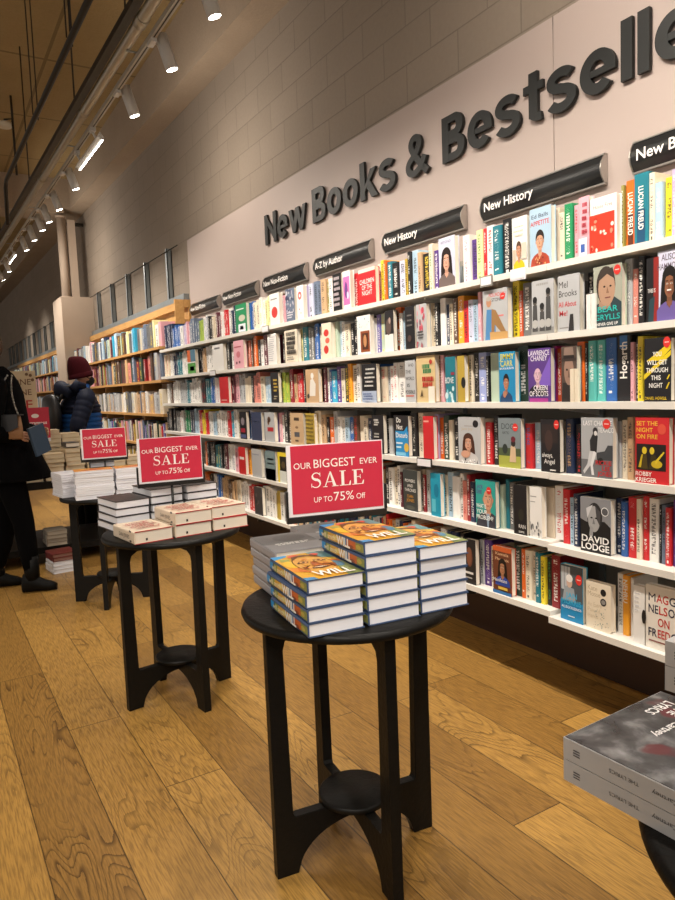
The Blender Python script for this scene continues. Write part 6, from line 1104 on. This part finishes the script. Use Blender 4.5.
# person in the puffer jacket behind the display table
p = empty('person', (1.37, 7.25, -.03), radians(8), label='person in maroon beanie, black mask and blue puffer jacket behind the display table', cat='person')
V = {}; E = []
V['pelvis'] = ((0,0,.95), (.15,.14)); V['waist'] = ((0,0,1.1), (.13,.12)); V['chest'] = ((0,0,1.3), (.17,.13)); V['neckb'] = ((0,0,1.44), (.08,.075)); V['neck'] = ((.02,0,1.5), .056)
V['jaw'] = ((.055,0,1.545), (.06,.06)); V['head'] = ((.04,0,1.61), (.085,.098)); V['crown'] = ((.02,0,1.69), (.07,.08)); V['nose'] = ((.142,0,1.59), .014); V['earr'] = ((.03,-.092,1.6), .016); V['earl'] = ((.03,.092,1.6), .016)
E += [('pelvis','waist'),('waist','chest'),('chest','neckb'),('neckb','neck'),('neck','jaw'),('jaw','head'),('head','crown'),('head','nose'),('head','earr'),('head','earl')]
for s, n in ((-1, 'r'), (1, 'l')):
    V['hip'+n] = ((0, s*.1, .9), .1); V['knee'+n] = ((.02, s*.11, .49), .066); V['ankle'+n] = ((-.01, s*.115, .09), .044); V['toe'+n] = ((.16, s*.13, .035), (.04,.028)); V['sh'+n] = ((0, s*.19, 1.385), .075)
    V['el'+n] = ((-.13, s*.27, 1.12), .05); V['wr'+n] = ((-.10, s*.26, .90), .033)
    E += [('pelvis','hip'+n),('hip'+n,'knee'+n),('knee'+n,'ankle'+n),('ankle'+n,'toe'+n),('chest','sh'+n),('sh'+n,'el'+n),('el'+n,'wr'+n)]
    hand_nodes(V, E, 'wr'+n, 'h'+n, (.1,0,-1), (1,0,.1), (.1,-s,-.2))
skin_fig('body', V, E, M['skin'], p); face_parts(p, (.045,0,1.61))
def quilt(m, P, R, nq, seg=20, flat=1.0):
    # tube with scalloped baffles
    pts = []; rs = []; N_ = nq*6
    for i in range(N_+1):
        t = i/N_*(len(P)-1); k = min(int(t), len(P)-2); u = t-k
        pts.append(Vector(P[k]).lerp(Vector(P[k+1]), u)); rs.append((R[k]+(R[k+1]-R[k])*u)*(.95+.05*abs(sin(pi*i/6))))
    m.tube(pts, rs, seg, flat=flat)
def torso(m, z0, z1, nq, fx, fy, front=True):
    rings = []; N_ = nq*6
    for i in range(N_+1):
        z = z0+(z1-z0)*i/N_; q = .95+.05*abs(sin(pi*i/6)); rings.append(ring((0,0,z), fx(z)*q, fy(z)*q, 28))
    m.loft(rings)
fx = lambda z: .175+.02*sin((z-.8)*5) if z < 1.3 else .19-.55*(z-1.3)
fy = lambda z: .215+.02*sin((z-.8)*4) if z < 1.32 else .23-1.0*(z-1.32)
m = MB(); torso(m, .82, 1.235, 9, fx, fy); m.build('jacket_lower', M['blue'], p)
m = MB(); torso(m, 1.236, 1.45, 5, fx, fy); m.build('jacket_yoke', M['navy'], p)
for n, s in (('r',-1),('l',1)):
    m = MB(); quilt(m, [(0, s*.14, 1.4), V['sh'+n][0], V['el'+n][0], V['wr'+n][0]], [.08,.092,.078,.058], 15); m.build('sleeve', M['navy'], p)
m = MB(); m.loft([ring((-.01,0,z), a, b, 24, t_) for z, a, b, t_ in ((1.43,.1,.11,0),(1.47,.115,.125,.0),(1.51,.11,.115,.01),(1.52,.095,.1,.01),(1.47,.085,.09,0))], caps=False); m.build('collar', M['blue'], p)
m = MB(); m.tube([(-.12,-.12,1.42),(-.165,-.06,1.47),(-.175,0,1.49),(-.165,.06,1.47),(-.12,.12,1.42)], [.05,.065,.075,.065,.05], 14); m.tube([(-.1,-.13,1.46),(-.06,-.125,1.52),(.02,-.11,1.5)], [.05,.045,.03], 12); m.build('hood', M['navy'], p)
m = MB()
for n, s in (('r',-1),('l',1)): m.tube([(0,s*.1,.96),(.01,s*.105,.7),(.02,s*.11,.49),(0,s*.112,.3),(-.01,s*.115,.06)], [.12,.105,.08,.07,.06], 16)
m.build('trousers', M['trouser'], p)
for n, s in (('r',-1),('l',1)):
    m = MB(); m.loft([ring((.06,s*.12,z), a, b, 18) for z, a, b in ((.001,.13,.05),(.03,.135,.052),(.07,.1,.048),(.1,.06,.05))]); m.build('shoe', M['boot'], p)
m = MB()
rings = []
for i in range(17):
    t = i/16; z = 1.60+.20*sin(t*pi/2); r_ = max(.02, cos(t*pi/2)**.5)
    rings.append(ring((.025-.045*t,0,z), .116*r_, .106*r_, 28, .02*(1-t)))
m.loft(rings)
m.loft([ring((.025,0,z), a, b, 28, .02) for z, a, b in ((1.588,.112,.102),(1.585,.118,.108),(1.60,.121,.111),(1.635,.119,.109),(1.64,.112,.102))]); m.build('beanie', M['knit'], p)
m = MB(); m.ell(.085,0,1.555,.075,.072,.058, t0=.02, t1=.98); m.tube([(.09,-.075,1.57),(.03,-.102,1.605)], .004, 6); m.build('face_mask', M['mask'], p)
bp_ = empty('backpack', (1.095, 7.24, 1.02), radians(8), label='black backpack worn by the person in the blue puffer jacket', cat='backpack')
m = MB(); m.loft([ring((0,0,z), a, b, 20) for z, a, b in ((0,.05,.12),(.03,.08,.15),(.2,.085,.155),(.34,.07,.13),(.38,.03,.08))]); m.build('pack_body', M['darkbag'], bp_)
m = MB()
for s in (-1, 1): m.tube([(.04,s*.1,.3),(.12,s*.13,.45),(.22,s*.13,.475),(.36,s*.13,.40),(.405,s*.13,.28),(.40,s*.15,.12)], .016, 8, flat=1)
m.build('shoulder_strap', M['darkbag'], bp_)

# ---------------------------------------------------------------- world and camera
wd = bpy.data.worlds.new('shop_air'); sc.world = wd; wd.use_nodes = True
wd.node_tree.nodes['Background'].inputs[0].default_value = (1, .9, .8, 1); wd.node_tree.nodes['Background'].inputs[1].default_value = .62
cam = bpy.data.cameras.new('camera'); co = bpy.data.objects.new('camera', cam); col.objects.link(co); sc.camera = co
F_PX, ROLL, PITCH, YAW, CH = 690., .04, 0.09056139, 0.54001934, 1.36
cam.sensor_fit = 'VERTICAL'; cam.sensor_height = 36; cam.lens = F_PX/900*36; cam.clip_start = .05; cam.clip_end = 100
Rr = Vector((cos(YAW), -sin(YAW), 0)); Fh = Vector((sin(YAW), cos(YAW), 0)); Fw = Fh*cos(PITCH)-Vector((0,0,sin(PITCH))); U = Fh*sin(PITCH)+Vector((0,0,cos(PITCH)))
cr_ = Rr*cos(ROLL)-U*sin(ROLL); cu_ = Rr*sin(ROLL)+U*cos(ROLL)
co.matrix_world = Matrix(((cr_.x, cu_.x, -Fw.x, 0), (cr_.y, cu_.y, -Fw.y, 0), (cr_.z, cu_.z, -Fw.z, CH), (0,0,0,1)))
vs = sc.view_settings; sc.display_settings.display_device = 'sRGB'; vs.view_transform = 'Standard'; vs.look = 'None'; vs.gamma = 1; vs.use_curve_mapping = False; vs.exposure = -0.1
sc.cycles.use_denoising = True; sc.cycles.max_bounces = 6; sc.cycles.diffuse_bounces = 4
